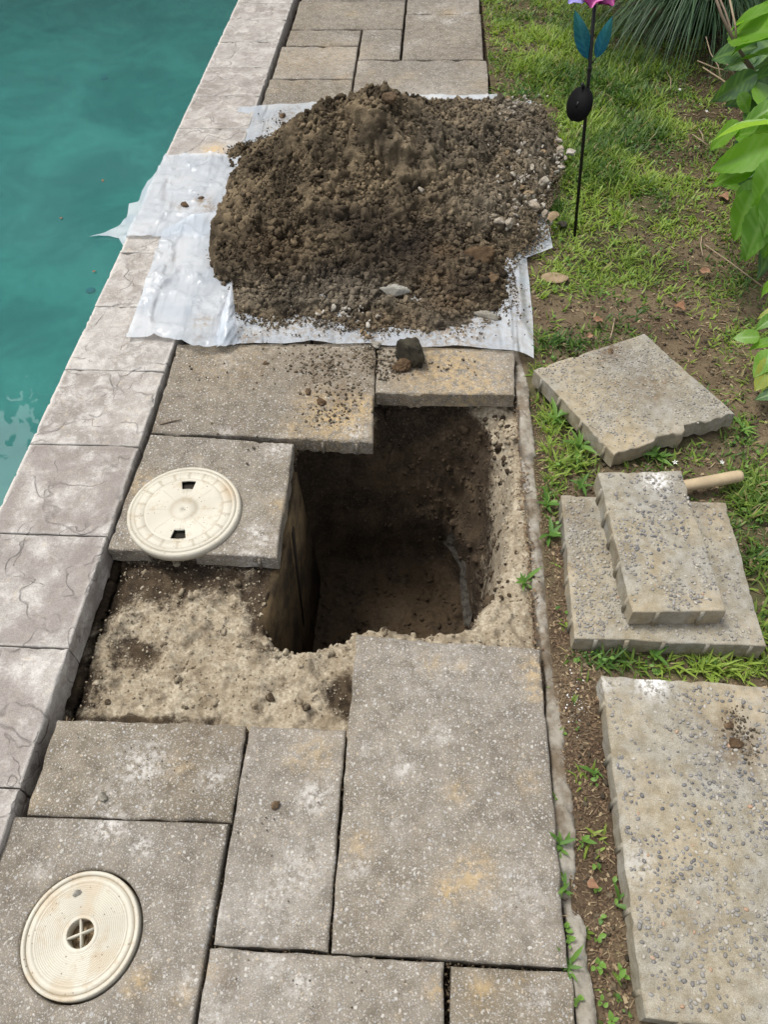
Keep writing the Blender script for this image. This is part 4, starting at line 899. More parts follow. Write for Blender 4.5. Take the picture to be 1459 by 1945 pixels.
# standing folded corner of film
a, b, c = P(405, 655, .012), P(452, 652, .012), P(430, 600, .01)
top = PY(440, 533, c[1]+.02); rows = []
for t in np.linspace(0, 1, 14):
    l = a*(1-t)+top*t; r = b*(1-t)+top*t; mid = (l+r)/2; row = []
    for s in np.linspace(0, 1, 9):
        p = l*(1-s)+r*s; p = p+np.array((0, -.030, .018))*math.sin(s*math.pi)*(1-t)+np.array((0, 0.004, 0))*math.sin(s*19+t*3)*(1-t); row.append(p)
    rows.append(row)
V = np.array(rows).reshape(-1, 3)
tag(mk('plastic_fold', V, grid_faces(14, 9), M_FILM, None, True, {'dirt': np.zeros(len(V))}), 'pointed white plastic fold standing up at the front left of the pile', 'plastic sheet')

# ------------------------------------------------------------------ dirt pile
ctrl = [PY(*q) for q in [(736, 164, 2.58), (705, 184, 2.56), (768, 190, 2.58), (735, 205, 2.50), (780, 222, 2.58), (690, 218, 2.50), (610, 212, 2.58), (575, 250, 2.56), (650, 212, 2.56), (800, 222, 2.66), (860, 236, 2.80), (920, 234, 2.90), (990, 246, 2.95),
                         (735, 245, 2.44), (600, 350, 2.34), (750, 320, 2.38), (850, 350, 2.40), (700, 450, 2.17), (850, 500, 2.10), (500, 400, 2.28), (520, 310, 2.50), (950, 350, 2.52), (1000, 300, 2.74), (620, 500, 2.09), (500, 520, 2.05), (900, 280, 2.70), (660, 280, 2.45), (560, 290, 2.48), (830, 270, 2.60), (780, 560, 1.99), (900, 440, 2.25), (470, 300, 2.57), (440, 500, 2.075)]]
ctrl += [np.array(p) for p in [(-.08, 2.85, .20), (-.25, 2.8, .2), (.1, 3.12, .035), (.3, 3.1, .03), (-.2, 3.1, .04)]]
ctrl = np.array(ctrl); ctrl[:, 2] = ctrl[:, 2]-.014*(ctrl[:, 2] > .05); bz = np.array([(p[0], p[1], .012) for p in PO]); C = np.r_[ctrl, bz]
def tps(r): return np.where(r > 1e-9, r*r*np.log(r+1e-12), 0)
K = tps(np.hypot(C[:, 0][:, None]-C[:, 0], C[:, 1][:, None]-C[:, 1]))+np.eye(len(C))*1e-3
Pm = np.c_[np.ones(len(C)), C[:, :2]]; A_ = np.block([[K, Pm], [Pm.T, np.zeros((3, 3))]]); wt = np.linalg.solve(A_, np.r_[C[:, 2], 0, 0, 0])
def pile_z(x, y, rough=True):
    x = np.asarray(x); s = np.shape(x); x = np.ravel(x); y = np.ravel(y)
    r = np.hypot(x[:, None]-C[:, 0], y[:, None]-C[:, 1]); z = tps(r)@wt[:len(C)]+wt[-3]+wt[-2]*x+wt[-1]*y
    sd_ = sdpoly(np.c_[x, y], PO); z = np.clip(z, 0.0, .5)
    if rough:
        k = smooth(-sd_/0.08); b1 = 1-np.abs(fbm(x*9, y*9, z*6, 3)); b2 = 1-np.abs(fbm(x*22+5, y*22, z*20, 3))
        z = z+k*(0.034*(b1-.65)+0.030*(b2-.65)+0.018*(.5-np.abs(fbm(x*48, y*48, z*50, 3)))+0.007*fbm(x*110, y*110, z*100, 2))
    z = np.where(sd_ > 0, .005, np.maximum(z*smooth(-sd_/.03+.25), .013))
    return z.reshape(s), sd_.reshape(s)
gx_ = np.arange(PO[:, 0].min()-.01, PO[:, 0].max()+.01, .0042); gy_ = np.arange(PO[:, 1].min()-.01, PO[:, 1].max()+.01, .0042)
GX, GY = np.meshgrid(gx_, gy_, indexing='ij'); v2 = np.c_[GX.ravel(), GY.ravel()]
wx_ = v2[:, 0]+.006*fbm(v2[:, 0]*70, v2[:, 1]*70, 1, 2); wy_ = v2[:, 1]+.006*fbm(v2[:, 0]*70, v2[:, 1]*70, 9, 2)
w1, h1 = worley(wx_, wy_, 26, 1); w2, h2 = worley(wx_+w1*.01, wy_, 58, 2); w3, h3 = worley(wx_, wy_+w2*.004, 120, 3)
z, sd_ = pile_z(v2[:, 0], v2[:, 1]); kk = smooth(-sd_/.05); z0_ = z.copy()
zb, _s = pile_z(v2[:, 0], v2[:, 1], False); ZB = zb.reshape(GX.shape); dzx, dzy = np.gradient(ZB, .0042); nn = np.dstack([-dzx, -dzy, np.ones_like(ZB)]); nn = (nn/np.linalg.norm(nn, axis=2)[..., None]).reshape(-1, 3)
z = zb+.38*(z-zb); dsp = kk*(.024*w1*smooth((fbm(v2[:, 0]*6, v2[:, 1]*6, 2, 2)+.6)/.9)+.011*w2+.006*w3+.030*fbm(v2[:, 0]*9, v2[:, 1]*9, zb*9, 4)); dv_ = nn*dsp[:, None]; z = z+dv_[:, 2]; z = np.maximum(z, .011)
ZFIN = z.reshape(GX.shape); f = grid_faces(*GX.shape)[:, ::-1]; keep = (sd_[f] < .0).all(1); f = f[keep]; v2 = v2+dv_[:, :2]
def px_attr(V, lst):
    px, py = project(V); r = np.zeros(len(px))
    for a, b, rx, ry, s in lst: r = np.maximum(r, s*np.exp(-((px-a)/rx)**2-((py-b)/ry)**2))
    return r
BLK = [(790, 470, 130, 65, 1), (640, 520, 120, 50, .75), (700, 420, 90, 50, .7), (870, 540, 60, 40, .9), (640, 450, 60, 60, .5), (560, 520, 70, 40, .4)]
GRIT = [(900, 260, 150, 90, .35), (1010, 290, 60, 90, .6), (650, 560, 130, 40, .7), (940, 380, 80, 60, .6), (480, 560, 60, 40, .5), (850, 610, 100, 30, .6), (980, 200, 60, 30, 1)]
RED = [(860, 580, 45, 25, .55), (830, 530, 35, 18, .55), (840, 475, 25, 16, .6), (520, 470, 60, 40, .25), (760, 610, 60, 20, .4)]
def pattrs(V): return {'black': px_attr(V, BLK), 'grit': px_attr(V, GRIT), 'red': px_attr(V, RED)}
V = np.c_[v2, z]; pile = empty('dirt_pile', (0, 2.6, .01), label='large heap of dug brown dirt with clods and rubble on plastic sheet', cat='dirt pile')
off = np.array((0, 2.6, .01)); at = pattrs(V); at['tint'] = np.clip(.05+.28*h2+.2*h3+.28*w1, 0, .75)  # mass tinted dark, most in its hollows, as shade in the gaps between clods
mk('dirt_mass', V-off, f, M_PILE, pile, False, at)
CL0 = [lump(1, 100+k, .55, 1.7, (1, .8, .75), facet=2, hi=.25) for k in range(12)]; CLS = [lump(0, 130+k, .5, 1.6, (1, .8, .7)) for k in range(10)]; CL2 = [lump(2, 160+k, .6, 1.8, (1, .8, .7), facet=2, hi=.5) for k in range(10)]
lo, hi = PO.min(0), PO.max(0)
def in_pile(n, marg=.0):
    p = rng.uniform(lo, hi, (n*3, 2)); s = sdpoly(p, PO); p = p[s < marg]; return p[:n]
def clods(n, T, s0, s1, sink, pw=2.0, marg=0.0):
    p = in_pile(n, marg); z, sdd = pile_z(p[:, 0], p[:, 1]); ii = np.clip(np.rint((p[:, 0]-gx_[0])/.0042).astype(int), 0, len(gx_)-1); jj = np.clip(np.rint((p[:, 1]-gy_[0])/.0042).astype(int), 0, len(gy_)-1); z = np.where(sdd < 0, ZFIN[ii, jj], z); s = s0+(s1-s0)*rng.random(len(p))**pw
    pos = np.c_[p, np.where(sdd > 0, .014, z)+s*sink]; V, F, A = scatter(T, pos, s); A.update(pattrs(V)); return V, F, A
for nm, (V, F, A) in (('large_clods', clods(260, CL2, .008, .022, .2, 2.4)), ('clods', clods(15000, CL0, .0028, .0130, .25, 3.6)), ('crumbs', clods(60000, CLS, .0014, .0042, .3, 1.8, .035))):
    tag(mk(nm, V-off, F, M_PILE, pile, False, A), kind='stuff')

# ------------------------------------------------------------------ single stones
def stone(px, py, r, mat, label, cat='stone', name='stone', zg=.012, sq=(1, .7, .5), rot=None, seed=0, facet=5, group=None, sub=2):
    V, F = lump(3 if r > .015 else 2, 200+seed, .34, 1.2, (1, 1, 1), facet, .22); V = V*np.array(sq)*r
    c = P(px, py, zg+r*sq[2]*.45); a = rot if rot is not None else rng.uniform(0, 6.28)
    return tag(mk(name, V, F, mat, None, False, {'tint': np.full(len(V), .5), 'black': np.zeros(len(V)), 'grit': np.zeros(len(V)), 'red': np.zeros(len(V))}, loc=c, rot=(rng.uniform(-.2, .2), rng.uniform(-.2, .2), a)), label, cat, group)
def stone_on(px, py, r, *a, **k):   # resting on the pile surface: march along the view ray
    d = FWD*FPX+(px-729.5)*RGT-(py-972.5)*UPV; d = d/np.linalg.norm(d); best = None
    for t in np.arange(1.5, 4.5, .01):
        q = np.array((0, 0, CH))+d*t; zz, s_ = pile_z(np.array([q[0]]), np.array([q[1]]))
        if q[2] <= (zz[0] if s_[0] < 0 else .01): best = q; break
    k['zg'] = float(best[2])+.010 if best is not None else .01
    return stone(px, py, r, *a, **k)
G = 'pale rubble stones along the right side of the dirt pile'; LB = 'pale broken stone among the rubble at the right side of the dirt pile'
RL = {(1018, 232): 'pale wedge shaped stone at the far right corner of the heap', (1060, 288): 'largest pale stone at the rightmost bulge of the heap', (1083, 288): 'grey stone lying farthest right, out on the grass edge', (1034, 342): 'pale stone at the right rim just above the uncovered plastic', (1052, 410): 'tan stone lying on the grass beside the plastic edge', (1015, 395): 'pale flat stone at the top of the uncovered plastic corner', (1000, 365): 'grey stone inside the heap left of the right rim', (950, 180): 'small pale stone behind the heap at the patio edge, left one', (965, 187): 'small pale stone behind the heap at the patio edge, right one', (940, 410): 'pale chip alone in the lower right slope of the heap', (800, 360): 'small pale chip alone in the middle of the heap', (968, 425): 'tan wedge stone at the lower right slope of the heap', (840, 230): 'brown stone near the far side of the heap, right of the peak', (885, 215): 'small stone on the far shoulder of the heap'}
for i, (x, y, r) in enumerate([(1000, 222, .020), (1018, 232, .024), (985, 235, .022), (1040, 262, .018), (1050, 272, .024), (1062, 268, .018), (1060, 288, .028), (1045, 300, .018), (1030, 290, .020), (1083, 288, .022), (1020, 258, .022), (990, 262, .024), (1008, 275, .014), (970, 215, .020), (1034, 342, .026), (1040, 350, .016), (1000, 365, .024), (940, 410, .016), (1010, 385, .020), (1015, 395, .026), (1052, 410, .024), (1035, 405, .016), (968, 425, .022), (950, 420, .020), (990, 355, .016), (1000, 300, .018), (975, 330, .014), (950, 180, .015), (965, 187, .018), (800, 360, .012), (1066, 318, .014), (1075, 300, .012), (960, 290, .016), (1030, 318, .016), (905, 240, .018), (840, 230, .016), (930, 200, .016), (885, 215, .012), (1012, 318, .014), (980, 395, .014)]):
    stone_on(x, y, r, M_PALE if i % 4 else M_TANROCK, RL.get((x, y), LB), seed=i, sq=(1, .55+.3*random.random(), .45+.2*random.random()), group=None if (x, y) in RL else G, facet=6)
stone(1058, 330, .018, M_PALE, 'two tone pale stone at the rightmost tip of the heap beside the grass', seed=61, zg=-.01)
stone(1068, 425, .024, M_DARKROCK, 'dark mossy stone in the grass at the foot of the garden stake', seed=62, zg=-.02)
stone_on(750, 553, .055, M_GREY, 'angular grey concrete shard half buried at the front of the dirt pile', cat='concrete shard', name='concrete_shard', sq=(1, .38, .36), rot=-.15, seed=71, facet=9)
stone(932, 601, .046, M_GREY, 'light grey concrete shard lying on the plastic at the front right of the pile', cat='concrete shard', name='concrete_shard', sq=(1, .34, .25), rot=-.2, seed=74, facet=9)
stone_on(900, 492, .070, M_CLOD, 'large brown root bound clod at the right front of the pile', cat='clod', name='soil_clod', sq=(1, .42, .42), rot=.35, seed=75, facet=2)
stone_on(925, 535, .040, M_CLOD, 'brown clod below the large root bound clod on the pile', cat='clod', name='soil_clod', sq=(1, .6, .6), rot=.1, seed=76, facet=2)
stone_on(740, 186, .020, M_CLOD, 'brown clod crowning the top of the dirt pile', cat='clod', name='soil_clod', sq=(1, .7, .9), rot=.1, seed=77, facet=2)
V, F = lump(3, 240, .34, 1.4, (.050, .040, .038), 5, .30); c = P(784, 672, .030)
tag(mk('dark_rock', V, F, M_DARKROCK, None, False, loc=c), 'fist sized black rock sitting on the slab in front of the pile', 'rock')
for i, (x, y, r, lb) in enumerate([(768, 695, .030, 'crumbling brown clod stuck in front of the black rock'), (352, 390, .017, 'largest brown clod lying on the plastic left of the pile'), (382, 377, .012, 'dark brown flat clod on the plastic just left of the pile'), (403, 408, .014, 'brown clod touching the left edge of the pile'), (398, 426, .010, 'small flat dark clod on the plastic, below the others left of the pile'), (536, 220, .016, 'brown clod on the plastic behind the pile'), (503, 690, .0085, 'small round clod on the front of the large slab below the plastic'), (523, 1529, .0085, 'small dark lump in the middle of the narrow upright slab'), (195, 1514, .011, 'small grey crumb of mortar on the slab by the coping'), (688, 632, .012, 'small tan stone on the plastic edge in front of the pile'), (700, 640, .011, 'round tan pebble on the plastic edge left of the black rock'), (715, 655, .014, 'flat grey chip at the slab joint left of the black rock'), (610, 762, .016, 'lump of dirt near the front corner of the large slab'), (585, 745, .012, 'small crumb of dirt at the middle of the large slab'), (146, 1697, .0075, 'tiny grey pebble lying on the near round lid'), (1398, 1412, .013, 'clump of wet dirt stuck on the large pebbled slab'), (1386, 1378, .010, 'smaller clump of dirt at the back of the large pebbled slab'), (1160, 668, .014, 'smear of dirt at the back corner of the tilted slab')]):
    zz = {1: .02, 2: .02, 3: .02, 4: .02, 5: .012, 14: .006, 15: .036, 16: .036, 17: .034}.get(i, .004 if i not in (9, 10, 11) else .012)
    stone(x, y, r, M_CLOD if i not in (8, 9, 10, 11, 14) else (M_TANROCK if i in (9, 10) else M_GREY), lb, cat='clod' if i not in (8, 9, 10, 11, 14) else 'stone', name='soil_clod' if i not in (8, 9, 10, 11, 14) else 'stone', zg=zz-.002, sq=(1, .75, .55), seed=90+i, facet=2, sub=2)
V, F = lump(2, 300, .15, 1.0, (.045, .028, .006), 1); tag(mk('flat_stone', V, F, M_TANROCK, None, False, loc=P(1053, 527, -.018)), 'flat tan stone in the grass right of the plastic sheet', 'stone')
rp = []
for a_, b_, rx_, ry_, k_ in ((1010, 280, 55, 70, 230), (950, 240, 70, 40, 110), (990, 380, 50, 50, 90), (1062, 300, 10, 40, 40), (1035, 400, 14, 40, 30), (980, 195, 30, 10, 40), (650, 590, 130, 20, 50)):
    for _ in range(k_):
        px_, py_ = rng.normal(a_, rx_*.55), rng.normal(b_, ry_*.55); q = P(px_, py_, .02)
        for _i in range(6):
            zz, s_ = pile_z(q[:1], q[1:2]); q = P(px_, py_, (float(zz[0])+.012) if s_[0] < 0 else -.015)
        rp.append(q)
rp = np.array(rp); V, F, A = scatter([lump(1, 400+k, .4, 1.3, (1, .7, .5), facet=5) for k in range(8)], rp, .004+.010*rng.random(len(rp))**2.2)
tag(mk('rubble_bits', V, F, M_PALE, None, False, A), 'small pale rubble bits spilling over the right side of the heap', kind='stuff')
# loose soil crumbs that no one could count
def crumb_field(name, label, blobs, n, s0, s1, mat, zfun, T=CLS, extra=None):
    pp = []
    for a, b, rx, ry, wgt in blobs:
        k = int(n*wgt/sum(q[4] for q in blobs)); x = rng.normal(a, rx*.6, k); y = rng.normal(b, ry*.6, k); pp += [P(i, j, 0) for i, j in zip(x, y)]
    p = np.array(pp); p[:, 2] = zfun(p[:, 0], p[:, 1]); ok = p[:, 2] > -.5; p = p[ok]; s = s0+(s1-s0)*rng.random(len(p))**2.5; p[:, 2] += s*.3
    V, F, A = scatter(T, p, s); A.update({'black': np.zeros(len(V)), 'grit': np.full(len(V), .45), 'red': np.zeros(len(V))})
    return tag(mk(name, V, F, mat, None, False, A), label, kind='stuff')
def paved_top(x, y):
    px, py = project(np.c_[x, y, np.zeros(len(x))]); z = np.full(len(x), .003)
    gap = (np.abs(x+.148+0*y) < .004) & (y > 1.4); z = np.where(gap, -.02, z)
    z = np.where((y < 1.445) & (x > -.34), -9, z); z = np.where((x > -.14) & (y < 1.635), -9, z); z = np.where(x > .25, -9, z); z = np.where((x > -.345) & (y < 1.43), -9, z)
    return z
crumb_field('soil_crumbs', 'brown soil crumbs strewn over the slabs in front of the plastic', [(640, 740, 55, 60, 5), (600, 690, 60, 30, 3), (700, 680, 30, 30, 3), (500, 700, 130, 60, 1.2), (740, 710, 40, 25, 1.5), (850, 700, 80, 30, .8), (450, 860, 90, 60, .35), (760, 690, 30, 25, 2), (620, 790, 40, 25, 1)], 1500, .0012, .0055, M_PILE, paved_top)
crumb_field('sheet_crumbs', 'soil crumbs scattered on the plastic sheet round the pile', [(480, 630, 60, 25, 1.2), (600, 625, 90, 20, 2), (700, 635, 50, 20, 2), (400, 400, 30, 50, 1.2), (420, 320, 18, 30, .8), (540, 240, 40, 25, 1.2), (850, 640, 100, 15, 1.2), (980, 560, 22, 60, 1.2), (1010, 480, 30, 20, .6), (380, 600, 25, 40, .4), (330, 480, 30, 50, .1)], 900, .0012, .005, M_PILE, lambda x, y: np.full(len(x), .018))
def patio_fine(x, y): return np.full(len(x), .002)
crumb_field('patio_grit', 'fine grit lying about on the near slabs', [(250, 1450, 160, 60, 1), (540, 1580, 70, 180, 1), (850, 1500, 150, 250, 1.4), (620, 1880, 160, 50, .5), (300, 900, 90, 40, .5)], 260, .0008, .0022, M_PILE, lambda x, y: np.where((x < .26) & ((y < .84) | ((y > 1.07) & (x < -.35))) & (x > -.74), .002, -9))
crumb_field('slab_dirt', 'wet dirt crumbs smeared on the large pebbled slab', [(1395, 1405, 26, 24, 3), (1385, 1370, 18, 12, 1), (1415, 1440, 16, 16, 1)], 230, .001, .0045, M_PILE, lambda x, y: np.full(len(x), .036))
crumb_field('tilted_slab_dirt', 'dirt crumbs at the back corner of the tilted slab', [(1160, 665, 30, 12, 3), (1150, 700, 50, 20, 1), (1235, 735, 30, 18, 1)], 260, .001, .0035, M_PILE, lambda x, y: np.full(len(x), .037))
# crumbs over the pit sides
kk = 15000; x = rng.uniform(-.73, .27, kk); y = rng.uniform(.60, 1.66, kk); zz, tt = pit_z(x, y); ok = (rng.random(kk) < np.where(tt > .9, .25, 1)) & ((tt > 0.0) | (y < 1.06) | (x > .15)) & ~((x > -.145) & (y < .842)) & (y > .655)
s = .0012+.006*rng.random(kk)**4; s = np.where(tt > .02, s*1.4, s*.55); pos = np.c_[x, y, zz+s*.2][ok]
V, F, A = scatter(CLS, pos, s[ok]); px_, py_ = project(V)
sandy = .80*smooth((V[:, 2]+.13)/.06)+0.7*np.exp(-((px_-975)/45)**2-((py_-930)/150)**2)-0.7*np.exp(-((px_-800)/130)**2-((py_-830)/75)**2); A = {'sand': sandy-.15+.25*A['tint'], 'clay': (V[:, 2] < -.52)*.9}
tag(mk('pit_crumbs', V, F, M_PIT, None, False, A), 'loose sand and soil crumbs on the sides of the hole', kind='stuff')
kk = 260; x = rng.uniform(-.34, .24, kk); y = rng.uniform(.95, 1.62, kk); zz, tt = pit_z(x, y); s = (.004+.014*rng.random(kk)**3)*(tt < .9)+.0004
V, F, A = scatter(CL0, np.c_[x, y, zz], s); tag(mk('pit_clods', V, F, M_PIT, None, False, {'sand': np.full(len(V), .05)}), 'dark clods sticking out of the walls of the hole', kind='stuff')
kk = 420; x = rng.uniform(-.72, .27, kk); y = rng.uniform(.66, 1.6, kk); zz, tt = pit_z(x, y); ok = (tt < .25) & ((y < 1.06) | (x > .15)) & ~((x > -.15) & (y < .845)); s = (.003+.010*rng.random(kk)**2.5)[ok]
V, F, A = scatter(CL0, np.c_[x, y, zz][ok], s); A = {'sand': .35+.5*A['tint']}; tag(mk('sand_lumps', V, F, M_PIT, None, False, A), 'broken lumps of bedding sand on the exposed bed', kind='stuff')
# torn filter cloth on the right side of the hole
pc = [P(x, y, z) for x, y, z in [(850, 1020, -.47), (868, 1040, -.50), (880, 1075, -.53), (887, 1115, -.56), (890, 1150, -.58), (888, 1190, -.60)]]
rows = []
for i, p in enumerate(pc):
    for s in (-1, -.3, .4, 1): rows.append(p+np.array((.016*s*(1+.5*math.sin(i*2.3)), .008*math.sin(i*2+s*3), .014*s+.010*math.sin(i*3.1+s*2))))
tag(mk('torn_cloth', np.array(rows), grid_faces(6, 4), rock_mat('grey_cloth', (0.025, 0.022, 0.018), (0.10, 0.095, 0.085), 60), None, True), 'torn strip of grey cloth along the right wall at the bottom of the hole', 'cloth')
kk = 60; x = rng.uniform(-.335, -.22, kk); y = rng.uniform(.86, 1.1, kk); s = .003+.009*rng.random(kk)**2; T = [(v*np.array((1, .8, .25)), f) for v, f in CLS]
zz = pit_z(x, y)[0]; V, F, A = scatter(T, np.c_[x, y, zz+.008], s, rand_rot(kk, .3)); tag(mk('mortar_flakes', V, F, M_GREY), 'grey mortar flakes at the foot of the buried box', kind='stuff')

# ------------------------------------------------------------------ lawn grass
def sample_lawn(n, wfun):
    x = rng.uniform(.215, 2.3, n); y = rng.uniform(.05, 5.6, n); px, py = project(np.c_[x, y, np.full(n, -.02)])
    ok = (px < 1560) & (py > -90) & (py < 2000) & (x > np.interp(y, [1.70, 1.85, 3.4, 4.6], [0.312, 0.268, 0.249, 0.230])+.002); x, y = x[ok], y[ok]; c = wfun(x, y); k = rng.random(len(x)) < c; return x[k], y[k]
SLABP = [np.array(q)[:, :2] for q in (R1, [p for p in R2], [R4a, R4a+dx, R4c+dx, R4c])]
def off_slabs(x, y, m=0.004):
    p = np.c_[x, y]; ok = np.ones(len(x), bool)
    for q in SLABP: ok &= sdpoly(p, q) > m
    ok &= sdpoly(p, PO) > .0
    return ok
def wcov(x, y):
    c = cover(x, y); pat = smooth((fbm(x*7, y*7, 0, 3)+.55)/.9); return np.clip(c**1.1*(.12+.88*pat)+.035, 0, 1)*off_slabs(x, y)*.85
x, y = sample_lawn(150000, wcov); n = len(x)      # tuft centres -> blades
nb = 4; X = np.repeat(x, nb)+rng.normal(0, .007, n*nb); Y = np.repeat(y, nb)+rng.normal(0, .007, n*nb); ok = off_slabs(X, Y); X, Y = X[ok], Y[ok]; n2 = len(X)
tb = 0.5+.45*fbm(X*5, Y*5, 3, 3)+rng.normal(0, .17, n2); tb = np.clip(tb, 0, .92); dry = rng.random(n2) < .06; tb = np.where(dry, 1.0, tb)
V, F = blades(np.c_[X, Y, lawn_z(X, Y)-.003], rng.uniform(0, 6.283, n2), rng.uniform(.30, 1.25, n2), rng.uniform(.016, .055, n2)*(0.75+.5*(cover(X, Y) > .7)), rng.uniform(.0026, .0075, n2), rng.uniform(.3, 1.2, n2), (.75, 1, .7))
tag(mk('lawn_grass', V, F, M_GRASS, None, False, {'tint': np.repeat(tb, 7)}), 'patchy green crabgrass lawn beside the patio', kind='stuff')
print('grass blades', n2)
# small broad leaves (clover and weeds)
x, y = sample_lawn(26000, lambda a, b: wcov(a, b)*.5+.035*off_slabs(a, b)); n = len(x)
LV = np.array([(0, 0, 0), (.35, .32, .10), (.35, 0, .02), (.35, -.32, .10), (.75, .26, .08), (.75, 0, 0), (.75, -.26, .08), (1, 0, -.1)]); LF = np.array([(0, 2, 1), (0, 3, 2), (1, 2, 5), (1, 5, 4), (2, 3, 6), (2, 6, 5), (4, 5, 7), (5, 6, 7)])
x = np.repeat(x, 3)+rng.normal(0, .005, n*3); y = np.repeat(y, 3)+rng.normal(0, .005, n*3); n = len(x)
V, F, A = scatter([(LV, LF)], np.c_[x, y, lawn_z(x, y)+rng.uniform(.002, .018, n)], rng.uniform(.005, .014, n), rand_rot(n, .5), np.clip(rng.normal(.45, .22, n), 0, .9))
tag(mk('clover_leaves', V, F, M_WEED, None, True, A), 'small clover and weed leaves mixed into the grass', kind='stuff')
# dry thatch, bark chips
x, y = sample_lawn(80000, lambda a, b: (.50+.2*cover(a, b))*off_slabs(a, b, .0)); n = len(x)
TH_ = np.array([(-.5, -.06, 0), (.5, -.04, .02), (.5, .04, .02), (-.5, .06, 0), (0, 0, .06)]); TF = np.array([(0, 1, 4), (1, 2, 4), (2, 3, 4), (3, 0, 4)])
V, F, A = scatter([(TH_, TF), (TH_*np.array((.5, 2.5, 1)), TF), (TH_*np.array((.8, 1.2, 1)), TF)], np.c_[x, y, lawn_z(x, y)+.003], rng.uniform(.006, .026, n), rand_rot(n, .30), rng.random(n)**1.4)
tag(mk('dry_thatch', V, F, M_LITTER, None, False, A), 'dry straw, bark bits and leaf litter on the soil', kind='stuff')
x, y = sample_lawn(90000, lambda a, b: (.55-.3*cover(a, b))*off_slabs(a, b, .0)); n = len(x); s = .0016+.0075*rng.random(n)**4
V, F, A = scatter(CLS, np.c_[x, y, lawn_z(x, y)+s*.2], s); A.update({'black': np.zeros(len(V)), 'grit': np.full(len(V), .22), 'red': np.zeros(len(V))})
tag(mk('soil_lumps', V, F, M_PILE, None, False, A), 'small lumps of soil on the bare ground beside the slabs', kind='stuff')
kk = 5200; x = rng.uniform(.292, .38, kk); y = rng.uniform(.08, 1.62, kk); ok = off_slabs(x, y, .0); x, y = x[ok], y[ok]; n = len(x)
V, F, A = scatter([(TH_, TF), (TH_*np.array((.4, 3., 1)), TF)], np.c_[x, y, lawn_z(x, y)+.003], rng.uniform(.004, .018, n), rand_rot(n, .5), rng.random(n)**1.5)
tag(mk('bark_litter', V, F, M_LITTER, None, False, A), 'bark crumbs and dry needles on the soil strip beside the edging', kind='stuff')
# litter in joints and beside the edging
jx_ = np.r_[rng.normal(.262, .007, 900), rng.uniform(-.74, -.72, 60)*1.0, rng.uniform(-.75, .26, 300)]; jy_ = np.r_[rng.uniform(.1, 1.62, 900), rng.uniform(.1, .64, 60), np.full(300, .250)+rng.normal(0, .003, 300)]
ok = ~((jy_ > .86) & (jy_ < 1.62) & (jx_ < .24)); n = ok.sum(); jx_, jy_ = jx_[ok], jy_[ok]
V, F, A = scatter([(TH_, TF), (TH_*np.array((.5, 2.5, 1)), TF)], np.c_[jx_, jy_, rng.uniform(-.05, -.025, n)], rng.uniform(.005, .02, n), rand_rot(n, .3), rng.random(n)**1.4)
tag(mk('joint_litter', V, F, M_LITTER, None, False, A), 'red brown bark litter caught in the joint beside the edging', kind='stuff')
jp = []
for (a, b, c_, d) in ((45, 1549, 440, 1562), (403, 1797, 845, 1826), (845, 1829, 1083, 1841), (470, 1380, 440, 1562), (656, 1388, 625, 1806), (851, 1832, 853, 1945), (436, 1566, 392, 1800), (395, 1800, 362, 1945), (285, 823, 557, 841), (716, 655, 711, 745)):
    L = np.hypot(*(P(a, b)-P(c_, d))[:2]); k = int(L*420); t_ = rng.random(k); q = np.array([P(a+(c_-a)*t, b+(d-b)*t, 0) for t in t_]); q[:, :2] += rng.normal(0, .0022, (k, 2)); q[:, 2] = rng.uniform(-.050, -.012, k); jp.append(q)
jp = np.concatenate(jp); V, F, A = scatter(CLS+[(TH_*.8, TF)][:0], jp, .0015+.003*rng.random(len(jp))**2); A.update({'black': np.zeros(len(V)), 'grit': np.full(len(V), .3), 'red': np.full(len(V), .3)})
tag(mk('joint_grit', V, F, M_PILE, None, False, A), 'brown grit and crumbs fallen into the joints between the slabs', kind='stuff')
# white grit spilled on the soil
x = rng.normal(0, 1, 130); p = np.array([P(1092+a*14, 1330+b*26, -.02) for a, b in zip(rng.normal(0, 1, 130), rng.normal(0, 1, 130))]); p[:, 2] = lawn_z(p[:, 0], p[:, 1])+.002
V, F, A = scatter(CLS, p, .0006+.0022*rng.random(130)**4); tag(mk('white_grit', V, F, plain('white_lime', (.75, .74, .72))), 'specks of white grit on the soil by the edging', kind='stuff')

# ------------------------------------------------------------------ separate weeds
def strap_leaf(L, W, droop, seed):
    n = 7; V = []
    for i in range(n):
        t = i/(n-1); w_ = W*(math.sin(math.pi*min(1, t*.80+.16))**.8)*(1-t**6)/2; a = droop*t; zz = L*math.sin(min(t, 1)*1.0)*.42*(1-.55*t*droop); x_ = L*t
        V += [(x_, w_, zz+w_*.35), (x_, 0, zz), (x_, -w_, zz+w_*.35)]
    return np.array(V), grid_faces(n, 3)
WL = []
for k, (L, W, d) in enumerate([(.034, .0075, .7), (.026, .0075, 1.0), (.042, .0080, .9), (.016, .009, .6), (.012, .009, .4)]):
    V, F = strap_leaf(L, W, d, k); WL.append(mesh_data('leaf', V, F, M_WEED, True, {'tint': np.full(len(V), .30+.12*k)}))
def weed(px, py, n, sizes, label, z=-.022, sc=1.0, kind='weed'):
    t = empty('weed', P(px, py, z), label=label, cat='weed', group='weeds growing along the concrete edging' if 'edging' in label else None); a0 = random.random()*6
    for i in range(n):
        o = link('leaf', WL[random.choice(sizes)], t, rot=(random.uniform(-.3, .3), random.uniform(-.55, .1), a0+i*2.4)); s = sc*random.uniform(.5, 1.35); o.scale = (s, s, s); o.location = (random.uniform(-.006, .006), random.uniform(-.006, .006), random.uniform(0, .010))
